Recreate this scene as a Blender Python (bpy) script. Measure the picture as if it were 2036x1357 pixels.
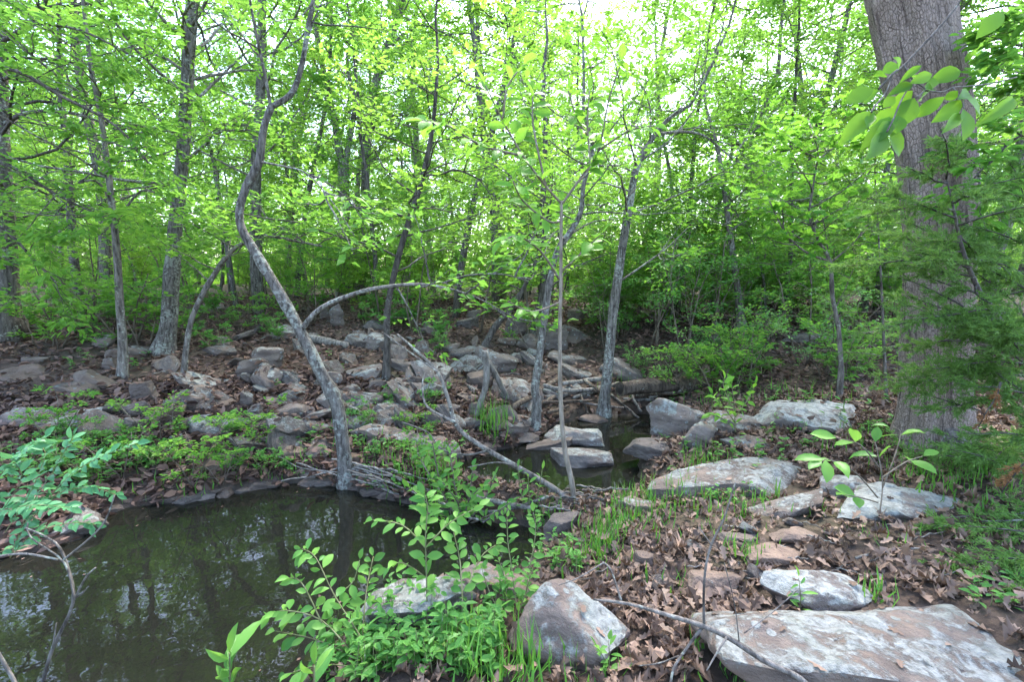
import bpy, bmesh, math
import numpy as np
from mathutils import Vector

# ------------------------------------------------------------------ scene, camera, sky, sun
SC = bpy.context.scene
for o in list(bpy.data.objects):
    bpy.data.objects.remove(o, do_unlink=True)
COL = SC.collection
R = math.radians
CAM_Z, PITCH, F = 1.6, R(7.0), 961.0          # F: focal length in photo pixels (2036 wide)
cam_d = bpy.data.cameras.new('camera')
cam_d.sensor_width = 36.0
cam_d.lens = 36.0 * F / 2036.0
cam_d.clip_start = 0.02
cam_d.clip_end = 1500.0
cam = bpy.data.objects.new('camera', cam_d)
cam.location = (0, 0, CAM_Z)
cam.rotation_euler = (R(90) - PITCH, 0, 0)
COL.objects.link(cam)
SC.camera = cam

SUN_EL, SUN_AZ = R(58), R(20)                # azimuth from +Y towards +X: high, a little ahead of the camera
w = bpy.data.worlds.new('World'); SC.world = w; w.use_nodes = True
nt = w.node_tree
bg = nt.nodes['Background']
sky = nt.nodes.new('ShaderNodeTexSky')
sky.sky_type = 'NISHITA'; sky.sun_disc = False
sky.sun_elevation = SUN_EL; sky.sun_rotation = SUN_AZ
sky.air_density = 1.0; sky.dust_density = 2.5; sky.ozone_density = 1.0
nt.links.new(sky.outputs[0], bg.inputs[0])
bg.inputs[1].default_value = 0.15
sd = bpy.data.lights.new('sun', 'SUN')
sd.energy = 1.5; sd.angle = R(14); sd.color = (1.0, 0.97, 0.92)
so = bpy.data.objects.new('sun', sd)
dv = Vector((math.sin(SUN_AZ) * math.cos(SUN_EL), math.cos(SUN_AZ) * math.cos(SUN_EL), math.sin(SUN_EL)))
so.rotation_euler = dv.to_track_quat('Z', 'Y').to_euler()
so.location = (0, 0, 30)
COL.objects.link(so)
SC.view_settings.view_transform = 'Standard'
SC.view_settings.look = 'None'
SC.view_settings.exposure = 3.2
SC.view_settings.gamma = 1.0
SC.view_settings.use_curve_mapping = False
SC.render.engine = 'CYCLES'
cy = SC.cycles
cy.max_bounces = 6; cy.diffuse_bounces = 4; cy.glossy_bounces = 2; cy.transmission_bounces = 3; cy.transparent_max_bounces = 6
cy.use_denoising = True
cy.caustics_reflective = False; cy.caustics_refractive = False
cy.sample_clamp_indirect = 6.0
cy.use_adaptive_sampling = True; cy.adaptive_threshold = 0.015
SC.render.film_transparent = False

# ------------------------------------------------------------------ noise, terrain
def _hash(i, j, k, s):
    h = (i * 374761393 + j * 668265263 + k * 2147483647 + s * 1274126177) & 0xFFFFFFFF
    h = ((h ^ (h >> 13)) * 1274126177) & 0xFFFFFFFF
    h = (h ^ (h >> 16)) & 0xFFFFFFFF
    return h.astype(np.float64) / 4294967295.0
def vnoise(p, s=0):
    p = np.asarray(p, float)
    f = np.floor(p); t = p - f; t = t * t * (3 - 2 * t); f = f.astype(np.int64)
    out = 0
    for a in (0, 1):
        for b in (0, 1):
            for c in (0, 1):
                wt = (t[:, 0] if a else 1 - t[:, 0]) * (t[:, 1] if b else 1 - t[:, 1]) * (t[:, 2] if c else 1 - t[:, 2])
                out = out + wt * _hash(f[:, 0] + a, f[:, 1] + b, f[:, 2] + c, s)
    return out * 2 - 1
def fbm(p, s=0, octs=3):
    p = np.asarray(p, float); r = 0; a = 1.0; tot = 0
    for o in range(octs):
        r = r + a * vnoise(p * 2 ** o, s + o); tot += a; a *= .5
    return r / tot

def rayd(px, py):
    x = (px - 1018.0) / F; y = -(py - 678.5) / F
    c, s = math.cos(PITCH), math.sin(PITCH)
    return np.array([x, c + y * s, -s + y * c])
def P(px, py, Y):
    d = rayd(px, py); k = Y / d[1]
    return np.array([0, 0, CAM_Z]) + d * k
def onz(px, py, z=0.0):
    d = rayd(px, py); k = (z - CAM_Z) / d[2]
    return (np.array([0, 0, CAM_Z]) + d * k)[:2]
def depth(p):
    return p[1] * math.cos(PITCH) - (p[2] - CAM_Z) * math.sin(PITCH)
def proj(p):
    d = depth(p); up = p[1] * math.sin(PITCH) + (p[2] - CAM_Z) * math.cos(PITCH)
    return 1018 + F * p[0] / d, 678.5 - F * up / d

POOL_A = [onz(*q) for q in [(-60, 1118), (60, 1102), (170, 1075), (205, 1022), (260, 1008), (330, 1006), (420, 992), (520, 975), (600, 968), (690, 972),
          (770, 990), (860, 1022), (960, 1038), (1040, 1046), (1085, 1066), (1050, 1120), (950, 1150), (820, 1180), (720, 1230), (640, 1300), (585, 1380)]] + \
         [np.array((-0.75, 1.35)), np.array((-1.0, 0.7)), np.array((-1.7, 0.2)), np.array((-3.0, 0.4)), np.array((-4.6, 1.4)), np.array((-4.2, 2.4))]
POOL_B = [onz(*q) for q in [(880, 930), (960, 905), (1060, 880), (1110, 846), (1190, 830), (1290, 826), (1310, 860), (1275, 930), (1290, 968), (1225, 1002), (1160, 1004), (1060, 992), (950, 968)]]
def sdf(x, y, poly):
    x = np.asarray(x, float); y = np.asarray(y, float)
    d2 = np.full(x.shape, 1e9); ins = np.zeros(x.shape, bool)
    n = len(poly)
    for i in range(n):
        a = poly[i]; b = poly[(i + 1) % n]
        e = b - a; wx = x - a[0]; wy = y - a[1]
        t = np.clip((wx * e[0] + wy * e[1]) / (e @ e), 0, 1)
        d2 = np.minimum(d2, (wx - t * e[0]) ** 2 + (wy - t * e[1]) ** 2)
        c = (a[1] <= y) != (b[1] <= y)
        with np.errstate(divide='ignore', invalid='ignore'):
            xi = a[0] + (y - a[1]) / (e[1] if e[1] != 0 else 1e-9) * e[0]
        ins ^= c & (x < xi)
    d = np.sqrt(d2)
    return np.where(ins, -d, d)
def sstep(a, b, x):
    t = np.clip((x - a) / (b - a), 0, 1); return t * t * (3 - 2 * t)
def water_d(x, y):
    x = np.atleast_1d(np.asarray(x, float)); y = np.atleast_1d(np.asarray(y, float)); o = x * 0
    wob = .055 * vnoise(np.stack([x * 2.6, y * 2.6, o], 1), 51) + .03 * vnoise(np.stack([x * 7, y * 7, o], 1), 52)   # ragged margin
    return np.minimum(sdf(x, y, POOL_A), sdf(x, y, POOL_B)) + wob
def H(x, y):
    x = np.atleast_1d(np.asarray(x, float)); y = np.atleast_1d(np.asarray(y, float))
    d = water_d(x, y)
    n1 = vnoise(np.stack([x * .9, y * .9, x * 0], 1), 5); n2 = vnoise(np.stack([x * 3.1, y * 3.1, x * 0], 1), 9)
    n3 = vnoise(np.stack([x * .09, y * .09, x * 0], 1), 15)
    dd = np.maximum(d, 0)
    lip = .09 * (1 - np.exp(-dd / .10))
    far = lip + 1.12 * (1 - np.exp(-dd / 3.9)) + .012 * np.maximum(dd - 12, 0) + n3 * .25 * sstep(8, 25, dd)
    near = lip + .20 * (1 - np.exp(-dd / .7)) + .07 * np.maximum(x - .8, 0)
    near = np.minimum(near, 1.0 + .02 * x)
    xb = np.interp(y, [0.5, 1.6, 2.5, 3.3, 4.2, 5.2], [-1.6, -1.2, -.7, .15, .75, 1.3])
    wn = sstep(-.12, .12, x - xb) * (1 - sstep(4.7, 7.2, y))
    z = far * (1 - wn) + near * wn
    z = z + (n1 * .05 + n2 * .02) * sstep(0, .5, d)
    di = np.maximum(-d, 0)
    bed = -.02 - .42 * (1 - np.exp(-di / .45)) + n2 * .02
    return np.where(d < 0, bed, z)
def h1(x, y):
    return float(H([x], [y])[0])
_ks = np.concatenate([np.linspace(.8, 12, 700), np.linspace(12.03, 60, 500)])
def G(px, py):
    d = rayd(px, py); d = d / d[1]
    pts = np.array([0, 0, CAM_Z])[None] + d[None] * _ks[:, None]
    below = pts[:, 2] <= np.maximum(H(pts[:, 0], pts[:, 1]), -.01)
    i = int(np.argmax(below)) if below.any() else len(_ks) - 1
    q = pts[i].copy(); q[2] = max(h1(q[0], q[1]), -.01) if below.any() else q[2]
    return q

# ------------------------------------------------------------------ materials
def mat(name):
    m = bpy.data.materials.new(name); m.use_nodes = True
    t = m.node_tree; t.nodes.clear()
    out = t.nodes.new('ShaderNodeOutputMaterial')
    def N(kind, ins=None, **kw):
        n = t.nodes.new('ShaderNode' + kind)
        for k, v in kw.items(): setattr(n, k, v)
        for k, v in (ins or {}).items():
            if hasattr(v, 'is_linked'): t.links.new(v, n.inputs[k])
            else: n.inputs[k].default_value = v
        return n
    return m, t, out, N
def rgba(c): return (c[0], c[1], c[2], 1.0)
def ramp(N, fac, stops):
    r = N('ValToRGB', {0: fac}); e = r.color_ramp.elements
    while len(e) < len(stops): e.new(.5)
    for i, (p, c) in enumerate(stops):
        e[i].position = p; e[i].color = rgba(c) if len(c) == 3 else c
    return r.outputs[0]
def mixc(N, fac, a, b, mode='MIX'):
    n = N('Mix', data_type='RGBA', blend_type=mode)
    t = n.id_data
    for idx, v in ((0, fac), (6, a), (7, b)):
        if hasattr(v, 'is_linked'): t.links.new(v, n.inputs[idx])
        else: n.inputs[idx].default_value = v if idx == 0 else rgba(v)
    return n.outputs[2]

def leaf_mat(name, dark, light, trans, tw=.45, rough=.45, obj_rnd=False):
    m, t, out, N = mat(name)
    if obj_rnd: f = N('ObjectInfo').outputs['Random']
    else: f = N('Attribute', attribute_name='rnd').outputs['Fac']
    c = ramp(N, f, [(0, dark), (1, light)])
    if not obj_rnd and light[1] > light[0]:
        rv = N('ObjectInfo').outputs['Random']
        hs_ = N('HueSaturation', {'Color': c, 'Hue': N('MapRange', {'Value': rv, 'To Min': .485, 'To Max': .518}).outputs[0], 'Value': N('MapRange', {'Value': rv, 'To Min': 1.12, 'To Max': .85}).outputs[0]}); c = hs_.outputs[0]
    tc = mixc(N, .5, c, trans)
    p = N('BsdfPrincipled', {'Base Color': c, 'Roughness': rough, 'Specular IOR Level': .18})
    tr = N('BsdfTranslucent', {'Color': tc})
    ms = N('MixShader', {0: tw, 1: p.outputs[0], 2: tr.outputs[0]})
    t.links.new(ms.outputs[0], out.inputs[0]); return m

M = {}
M['leaf_far'] = leaf_mat('leaf_far', (.075, .19, .025), (.185, .375, .045), (.38, .66, .085), .55)
M['leaf_mid'] = leaf_mat('leaf_mid', (.055, .16, .026), (.15, .33, .045), (.31, .60, .08), .52)
M['leaf_pale'] = leaf_mat('leaf_pale', (.08, .22, .030), (.16, .36, .045), (.32, .60, .06), .5)
M['leaf_shrub'] = leaf_mat('leaf_shrub', (.06, .18, .04), (.145, .33, .075), (.25, .52, .08), .42)
M['leaf_blue'] = leaf_mat('leaf_blue', (.055, .17, .05), (.13, .30, .095), (.22, .48, .10), .42)
M['leaf_piece'] = leaf_mat('leaf_piece', (.055, .175, .035), (.17, .34, .065), (.26, .50, .06), .40, .42, True)
M['leaf_locust'] = leaf_mat('leaf_locust', (.05, .17, .07), (.11, .29, .13), (.18, .42, .12), .35, .4, True)
M['leaf_hickory'] = leaf_mat('leaf_hickory', (.035, .12, .018), (.14, .29, .035), (.30, .58, .04), .5, .5, True)
M['leaf_sapling'] = leaf_mat('leaf_sapling', (.09, .24, .03), (.17, .38, .05), (.32, .60, .06), .5, .4, True)
M['grass'] = leaf_mat('grass', (.06, .17, .025), (.15, .34, .05), (.22, .45, .05), .35)
M['cedar'] = leaf_mat('cedar', (.055, .125, .028), (.15, .285, .065), (.2, .38, .06), .35, .6)
M['cedar_dead'] = leaf_mat('cedar_dead', (.16, .075, .03), (.28, .14, .06), (.3, .15, .06), .2, .7)
M['litter'] = leaf_mat('litter', (.045, .029, .022), (.26, .178, .135), (.25, .16, .1), .12, .6)
M['litter_dark'] = leaf_mat('litter_dark', (.032, .020, .017), (.205, .130, .102), (.2, .12, .08), .12, .6)  # darker litter tone, used on the slope and for bits on the pools
M['litter_piece'] = leaf_mat('litter_piece', (.06, .038, .028), (.28, .19, .142), (.25, .16, .1), .12, .5, True)

def bark_mat(name, dark, light, scale=14, lich=.35, lichc=(.32, .34, .29), bump=.6, stretch=.25):
    m, t, out, N = mat(name)
    tc = N('TexCoord').outputs['Object']
    mp = N('Mapping', {'Vector': tc, 'Scale': (1, 1, stretch)})
    n1 = N('TexNoise', {'Vector': mp.outputs[0], 'Scale': scale * 2.2, 'Detail': 6, 'Roughness': .65})
    n2 = N('TexNoise', {'Vector': tc, 'Scale': 5.0, 'Detail': 5, 'Roughness': .6})
    n3 = N('TexNoise', {'Vector': tc, 'Scale': 38.0, 'Detail': 3})
    c = ramp(N, n1.outputs['Fac'], [(.34, dark), (.62, light)])
    ad = N('Math', {0: n2.outputs['Fac'], 1: n3.outputs['Fac']}, operation='ADD')
    hf = N('Math', {0: ad.outputs[0], 1: .5}, operation='MULTIPLY')
    lf = ramp(N, hf.outputs[0], [(.60 - .10 * lich, (0, 0, 0)), (.67 - .10 * lich, (.75, .75, .75))])
    rv = N('ObjectInfo').outputs['Random']
    c = mixc(N, lf, c, lichc)
    hv = N('HueSaturation', {'Color': c}); 
    mr = N('MapRange', {'Value': rv, 'To Min': .75, 'To Max': 1.25}); t.links.new(mr.outputs[0], hv.inputs['Value'])
    b = N('Bump', {'Strength': bump, 'Distance': .02, 'Height': n1.outputs['Fac']})
    p = N('BsdfPrincipled', {'Base Color': hv.outputs[0], 'Roughness': .9, 'Normal': b.outputs[0], 'Specular IOR Level': .2})
    t.links.new(p.outputs[0], out.inputs[0]); return m
M['bark'] = bark_mat('bark', (.035, .029, .026), (.20, .178, .160), lich=.5, bump=.9)
M['bark_dark'] = bark_mat('bark_dark', (.030, .025, .023), (.135, .118, .106), lich=.4, bump=.9)
M['bark_grey'] = bark_mat('bark_grey', (.033, .028, .025), (.19, .172, .156), scale=20, lich=.8, lichc=(.31, .33, .29), bump=1.0)
M['bark_pale'] = bark_mat('bark_pale', (.09, .072, .055), (.22, .185, .15), lich=.15, bump=.25)
M['twig'] = bark_mat('twig', (.05, .04, .03), (.17, .14, .11), lich=0, bump=.2)
M['dead'] = bark_mat('dead', (.06, .052, .045), (.21, .19, .17), lich=.2, lichc=(.28, .28, .26), bump=.6)
M['log'] = bark_mat('log', (.028, .021, .016), (.135, .102, .080), lich=.15, bump=1.0)
M['stem_green'] = bark_mat('stem_green', (.09, .10, .04), (.2, .2, .1), lich=0, bump=.1)

def trunk_mat():
    m, t, out, N = mat('oak_bark')
    uv = N('Attribute', attribute_name='barkuv').outputs['Vector']
    tc = N('TexCoord').outputs['Object']
    wn = N('TexNoise', {'Vector': uv, 'Scale': .45, 'Detail': 4})
    wv = N('VectorMath', {0: wn.outputs['Color'], 1: (.5, .5, .5)}, operation='SUBTRACT').outputs[0]
    wv = N('VectorMath', {0: wv, 'Scale': 1.6}, operation='SCALE').outputs[0]
    uw = N('VectorMath', {0: uv, 1: wv}, operation='ADD').outputs[0]
    v1 = N('TexVoronoi', {'Vector': uw, 'Scale': 1.0}, voronoi_dimensions='2D', feature='DISTANCE_TO_EDGE')
    v1c = N('TexVoronoi', {'Vector': uw, 'Scale': 1.0}, voronoi_dimensions='2D')
    v2 = N('TexVoronoi', {'Vector': uw, 'Scale': 2.1}, voronoi_dimensions='2D', feature='DISTANCE_TO_EDGE')
    n1 = N('TexNoise', {'Vector': tc, 'Scale': 70.0, 'Detail': 5, 'Roughness': .65})
    n2 = N('TexNoise', {'Vector': tc, 'Scale': 3.0, 'Detail': 3})
    e1 = ramp(N, v1.outputs['Distance'], [(.0, (.12, .12, .12)), (.11, (1, 1, 1))])
    e2 = ramp(N, v2.outputs['Distance'], [(.01, (.45, .45, .45)), (.09, (1, 1, 1))])
    e = mixc(N, 1.0, e1, e2, 'MULTIPLY')
    c = ramp(N, n1.outputs['Fac'], [(.3, (.235, .170, .138)), (.7, (.42, .335, .290))])
    tone = N('SeparateColor', {0: v1c.outputs['Color']}).outputs[0]
    c = mixc(N, N('MapRange', {'Value': tone, 'To Min': .0, 'To Max': .4}).outputs[0], c, (.19, .155, .14))
    c = mixc(N, ramp(N, n2.outputs['Fac'], [(.45, (0, 0, 0)), (.65, (.45, .45, .45))]), c, (.24, .175, .14))
    nb = N('TexNoise', {'Vector': uv, 'Scale': .35, 'Detail': 4, 'Roughness': .7})
    lo = N('MapRange', {'Value': nb.outputs['Fac'], 'From Min': .35, 'From Max': .65, 'To Min': .0, 'To Max': .5}).outputs[0]
    e = mixc(N, lo, e, (1, 1, 1))
    fv = N('Mapping', {'Vector': uv, 'Scale': (.55, .10, 1)}).outputs[0]
    fu = N('TexNoise', {'Vector': fv, 'Scale': 1.0, 'Detail': 5, 'Roughness': .6})
    fe = ramp(N, fu.outputs['Fac'], [(.36, (.25, .25, .25)), (.46, (1, 1, 1))])
    e = mixc(N, 1.0, e, fe, 'MULTIPLY')
    c = mixc(N, e, (.045, .032, .028), c)
    hgt = N('Math', {0: e, 1: N('Math', {0: n1.outputs['Fac'], 1: .35}, operation='MULTIPLY').outputs[0]}, operation='ADD').outputs[0]
    bp = N('Bump', {'Strength': .8, 'Distance': .014, 'Height': hgt})
    p = N('BsdfPrincipled', {'Base Color': c, 'Roughness': .9, 'Normal': bp.outputs[0], 'Specular IOR Level': .2})
    t.links.new(p.outputs[0], out.inputs[0]); return m
M['oak_bark'] = trunk_mat()

def rock_mat():
    # object colour: R lichen cover, G warm brown, B value
    m, t, out, N = mat('sandstone')
    oi = N('ObjectInfo'); sep = N('SeparateColor', {0: oi.outputs['Color']})
    tc = N('TexCoord').outputs['Object']
    off = N('VectorMath', {0: tc, 1: oi.outputs['Location']}, operation='ADD').outputs[0]
    mp = N('Mapping', {'Vector': off, 'Scale': (1, 1, 3.0)}).outputs[0]
    n1 = N('TexNoise', {'Vector': mp, 'Scale': 5.0, 'Detail': 8, 'Roughness': .65})
    n2 = N('TexNoise', {'Vector': off, 'Scale': 30.0, 'Detail': 5, 'Roughness': .7})
    n3 = N('TexNoise', {'Vector': off, 'Scale': 4.6, 'Detail': 10, 'Roughness': .70, 'Distortion': .6})
    n4 = N('TexNoise', {'Vector': off, 'Scale': 2.2, 'Detail': 3})
    grey = ramp(N, n1.outputs['Fac'], [(.3, (.060, .051, .048)), (.7, (.175, .155, .145))])
    warm = ramp(N, n1.outputs['Fac'], [(.3, (.085, .055, .045)), (.7, (.27, .185, .135))])
    c = mixc(N, sep.outputs[1], grey, warm)
    c = mixc(N, ramp(N, n4.outputs['Fac'], [(.55, (0, 0, 0)), (.72, (.4, .4, .4))]), c, (.25, .165, .11))
    # crusty lichen: patches whose threshold follows the cover, mostly where the face looks up
    geo = N('NewGeometry'); nz = N('SeparateXYZ', {0: geo.outputs['Normal']}).outputs[2]
    up = N('MapRange', {'Value': nz, 'From Min': -.3, 'From Max': .8, 'To Min': -.16, 'To Max': .07}).outputs[0]
    s1 = N('Math', {0: n3.outputs['Fac'], 1: up}, operation='ADD').outputs[0]
    n2s = N('MapRange', {'Value': n2.outputs['Fac'], 'To Min': -.12, 'To Max': .12}).outputs[0]
    s2 = N('Math', {0: s1, 1: n2s}, operation='ADD').outputs[0]
    th = N('MapRange', {'Value': sep.outputs[0], 'To Min': .80, 'To Max': .475}).outputs[0]
    df = N('Math', {0: s2, 1: th}, operation='SUBTRACT').outputs[0]
    lf = N('MapRange', {'Value': df, 'From Min': -.03, 'From Max': .055}).outputs[0]
    vo = N('TexVoronoi', {'Vector': off, 'Scale': 17.0, 'Randomness': 1.0})
    spot = N('MapRange', {'Value': vo.outputs['Distance'], 'From Min': .22, 'From Max': .30, 'To Min': 1.0, 'To Max': 0.0}).outputs[0]
    vsel = N('SeparateColor', {0: vo.outputs['Color']}).outputs[0]
    sel = N('Math', {0: vsel, 1: N('MapRange', {'Value': sep.outputs[0], 'To Min': 1.0, 'To Max': .55}).outputs[0]}, operation='GREATER_THAN').outputs[0]
    spot = N('Math', {0: spot, 1: sel}, operation='MULTIPLY').outputs[0]
    lf = N('Math', {0: lf, 1: spot}, operation='MAXIMUM').outputs[0]
    lc = ramp(N, n2.outputs['Fac'], [(.30, (.085, .085, .08)), (.48, (.20, .204, .194)), (.70, (.305, .31, .295))])
    lc = mixc(N, ramp(N, n1.outputs['Fac'], [(.5, (0, 0, 0)), (.7, (.5, .5, .5))]), lc, (.17, .185, .14))
    c = mixc(N, lf, c, lc)
    hv = N('HueSaturation', {'Color': c, 'Value': N('MapRange', {'Value': sep.outputs[2], 'To Min': .45, 'To Max': 1.35}).outputs[0]})
    hsum = N('Math', {0: n2.outputs['Fac'], 1: n1.outputs['Fac']}, operation='ADD').outputs[0]
    hsum = N('Math', {0: hsum, 1: N('Math', {0: lf, 1: .25}, operation='MULTIPLY').outputs[0]}, operation='ADD').outputs[0]
    b = N('Bump', {'Strength': .85, 'Distance': .022, 'Height': hsum})
    p = N('BsdfPrincipled', {'Base Color': hv.outputs[0], 'Roughness': .85, 'Normal': b.outputs[0], 'Specular IOR Level': .25})
    t.links.new(p.outputs[0], out.inputs[0]); return m
M['rock'] = rock_mat()

def ground_mat():
    m, t, out, N = mat('forest_soil')
    g = N('NewGeometry'); pos = g.outputs['Position']
    z = N('SeparateXYZ', {0: pos}).outputs[2]
    n1 = N('TexNoise', {'Vector': pos, 'Scale': 9.0, 'Detail': 8, 'Roughness': .7})
    n2 = N('TexNoise', {'Vector': pos, 'Scale': 1.1, 'Detail': 4})
    vo = N('TexVoronoi', {'Vector': pos, 'Scale': 22.0})
    c = ramp(N, n1.outputs['Fac'], [(.3, (.022, .016, .013)), (.55, (.062, .045, .036)), (.75, (.115, .085, .068))])
    vcol = mixc(N, .5, c, ramp(N, vo.outputs['Distance'], [(0, (.14, .095, .07)), (.8, (.03, .02, .016))]))
    c = mixc(N, ramp(N, n2.outputs['Fac'], [(.5, (0, 0, 0)), (.7, (.35, .35, .35))]), vcol, (.06, .07, .03))
    wet = N('MapRange', {'Value': z, 'From Min': .0, 'From Max': .09, 'To Min': .45, 'To Max': 1.0}).outputs[0]
    hv = N('HueSaturation', {'Color': c, 'Value': wet})
    ro = N('MapRange', {'Value': z, 'From Min': .0, 'From Max': .07, 'To Min': .35, 'To Max': .95}).outputs[0]
    b = N('Bump', {'Strength': .9, 'Distance': .03, 'Height': n1.outputs['Fac']})
    p = N('BsdfPrincipled', {'Base Color': hv.outputs[0], 'Roughness': ro, 'Normal': b.outputs[0], 'Specular IOR Level': .25})
    t.links.new(p.outputs[0], out.inputs[0]); return m
M['ground'] = ground_mat()

def water_mat():
    m, t, out, N = mat('creek_water')
    pos = N('NewGeometry').outputs['Position']
    n1 = N('TexNoise', {'Vector': pos, 'Scale': 3.0, 'Detail': 2})
    n2 = N('TexNoise', {'Vector': pos, 'Scale': 14.0, 'Detail': 2})
    hs = N('Math', {0: n1.outputs['Fac'], 1: N('Math', {0: n2.outputs['Fac'], 1: .12}, operation='MULTIPLY').outputs[0]}, operation='ADD').outputs[0]
    b = N('Bump', {'Strength': .05, 'Distance': .05, 'Height': hs})
    fr = N('Fresnel', {'IOR': 1.36, 'Normal': b.outputs[0]})
    gl = N('BsdfGlossy', {'Color': (1, 1, 1, 1), 'Roughness': .015, 'Normal': b.outputs[0]})
    tr = N('BsdfTransparent', {'Color': (.30, .25, .16, 1)})
    di = N('BsdfDiffuse', {'Color': (.016, .017, .013, 1)})
    body = N('MixShader', {0: .55, 1: tr.outputs[0], 2: di.outputs[0]})
    ms = N('MixShader', {0: fr.outputs[0], 1: body.outputs[0], 2: gl.outputs[0]})
    t.links.new(ms.outputs[0], out.inputs[0]); return m
M['water'] = water_mat()
m, t, out, N = mat('hollow_wood')
p = N('BsdfPrincipled', {'Base Color': (.02, .014, .01, 1), 'Roughness': 1.0}); t.links.new(p.outputs[0], out.inputs[0]); M['hollow'] = m

# ------------------------------------------------------------------ mesh helpers
def mesh_np(name, V, faces, m, attr=None, smooth=False, vec=None):
    """faces: list of int arrays (n,k); attr: per-face values 'rnd'"""
    me = bpy.data.meshes.new(name)
    V = np.ascontiguousarray(V, np.float32)
    me.vertices.add(len(V)); me.vertices.foreach_set('co', V.ravel())
    faces = [f for f in faces if len(f)]
    li = np.concatenate([np.asarray(f, np.int32).ravel() for f in faces])
    tot = np.concatenate([np.full(len(f), f.shape[1], np.int32) for f in faces])
    st = np.concatenate([[0], np.cumsum(tot)[:-1]]).astype(np.int32)
    me.loops.add(len(li)); me.loops.foreach_set('vertex_index', li)
    me.polygons.add(len(tot)); me.polygons.foreach_set('loop_start', st)
    me.polygons.foreach_set('use_smooth', np.full(len(tot), smooth, bool))
    if attr is not None:
        a = me.attributes.new('rnd', 'FLOAT', 'FACE'); a.data.foreach_set('value', np.ascontiguousarray(attr, np.float32))
    if vec is not None:
        a = me.attributes.new('barkuv', 'FLOAT_VECTOR', 'POINT'); a.data.foreach_set('vector', np.ascontiguousarray(vec, np.float32).ravel())
    me.update(calc_edges=True)
    me.materials.append(m)
    return me
def link(name, data, parent=None, loc=None):
    o = bpy.data.objects.new(name, data); COL.objects.link(o)
    if parent is not None: o.parent = parent
    if loc is not None: o.location = loc
    return o
def tag(o, label=None, cat=None, group=None, kind=None):
    if label: o['label'] = label
    if cat: o['category'] = cat
    if group: o['group'] = group
    if kind: o['kind'] = kind
    return o
def thing(name, loc, label, cat, group=None):
    return tag(link(name, None, None, tuple(float(v) for v in loc)), label, cat, group)
def copy_thing(src, loc, rz, sc, label, group):
    c = src.copy(); COL.objects.link(c); c.location = loc; c.rotation_euler = (0, 0, rz); c.scale = (sc, sc, sc)
    tag(c, label, None, group)
    for ch in list(src.children):
        k = ch.copy(); COL.objects.link(k); k.parent = c
    return c

def nrm(a):
    return a / np.maximum(np.linalg.norm(a, axis=-1, keepdims=True), 1e-9)
class Tubes:
    def __init__(s): s.V = []; s.Q = []; s.n = 0
    def add(s, pts, rad, k=6, cap=True, rough=0, seed=0):
        pts = np.asarray(pts, float); n = len(pts)
        rad = np.asarray(rad, float) * np.ones(n)
        T = nrm(np.gradient(pts, axis=0))
        mean = nrm(pts[-1] - pts[0])
        a = np.array([1., 0, 0]) if abs(mean[0]) < .8 else np.array([0, 1., 0])
        U = nrm(a - (T @ a)[:, None] * T); W = np.cross(T, U)
        th = np.linspace(0, 2 * np.pi, k, endpoint=False)
        rr = rad[:, None] * np.ones(k)
        if rough:
            q = np.stack([np.cos(th)[None] * 1.6 + 0 * rr, np.sin(th)[None] * 1.6 + 0 * rr, np.arange(n)[:, None] * .35 + 0 * rr], -1).reshape(-1, 3)
            rr = rr * (1 + rough * fbm(q + seed * 7.7, 3, 2).reshape(n, k))
        ring = pts[:, None] + rr[..., None] * (np.cos(th)[None, :, None] * U[:, None] + np.sin(th)[None, :, None] * W[:, None])
        s.V.append(ring.reshape(-1, 3))
        i = np.arange(n - 1)[:, None] * k; j = np.arange(k)[None]; j2 = (j + 1) % k
        s.Q.append(np.stack([i + j, i + j2, i + k + j2, i + k + j], -1).reshape(-1, 4) + s.n)
        s.n += n * k
        if cap:
            s.V.append(pts[[0, -1]] + np.array([-.3, .3])[:, None] * rad[[0, -1], None] * T[[0, -1]])
            jj = np.arange(k); b = s.n - n * k
            s.Q.append(np.stack([b + (jj + 1) % k, b + jj, np.full(k, s.n), np.full(k, s.n)], -1)[:, :3])
            e = b + (n - 1) * k
            s.Q.append(np.stack([e + jj, e + (jj + 1) % k, np.full(k, s.n + 1)], -1))
            s.n += 2
    def mesh(s, name, m, smooth=True, origin=None):
        V = np.concatenate(s.V)
        if origin is not None: V = V - origin
        return mesh_np(name, V, s.Q, m, smooth=smooth)

LT = {  # leaf outlines: (along, across, lift) and faces
 'quad': (np.array([[0, 0, 0], [.42, .5, .10], [1, 0, -.06], [.42, -.5, .10]]), [np.array([[0, 2, 1], [0, 3, 2]])]),
 'oval': (np.array([[0, 0, 0], [.28, .42, .07], [.68, .38, .05], [1, 0, -.08], [.68, -.38, .05], [.28, -.42, .07]]), [np.array([[0, 3, 2, 1], [0, 5, 4, 3]])]),
 'blade': (np.array([[0, .5, 0], [0, -.5, 0], [.55, -.4, .0], [.55, .4, .0], [1, 0, -.22]]), [np.array([[0, 1, 2, 3]]), np.array([[3, 2, 4]])]),
 'needle': (np.array([[0, .5, 0], [0, -.5, 0], [1, 0, 0]]), [np.array([[0, 1, 2]])]),
 'oak': (np.array([[0, 0, 0], [.22, .26, .10], [.32, .15, .04], [.5, .48, .16], [.6, .22, .05], [.78, .34, .12], [1, .04, -.10],
                   [.78, -.36, .14], [.6, -.2, .05], [.5, -.46, .20], [.32, -.15, .04], [.22, -.28, .08], [.6, 0, -.03], [.3, 0, -.02]]),
         [np.array([[0, 13, 2, 1], [13, 12, 4, 3], [12, 6, 5, 4], [0, 11, 10, 13], [13, 9, 8, 12], [12, 8, 7, 6]]), np.array([[13, 3, 2], [13, 10, 9]])]),
}
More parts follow.
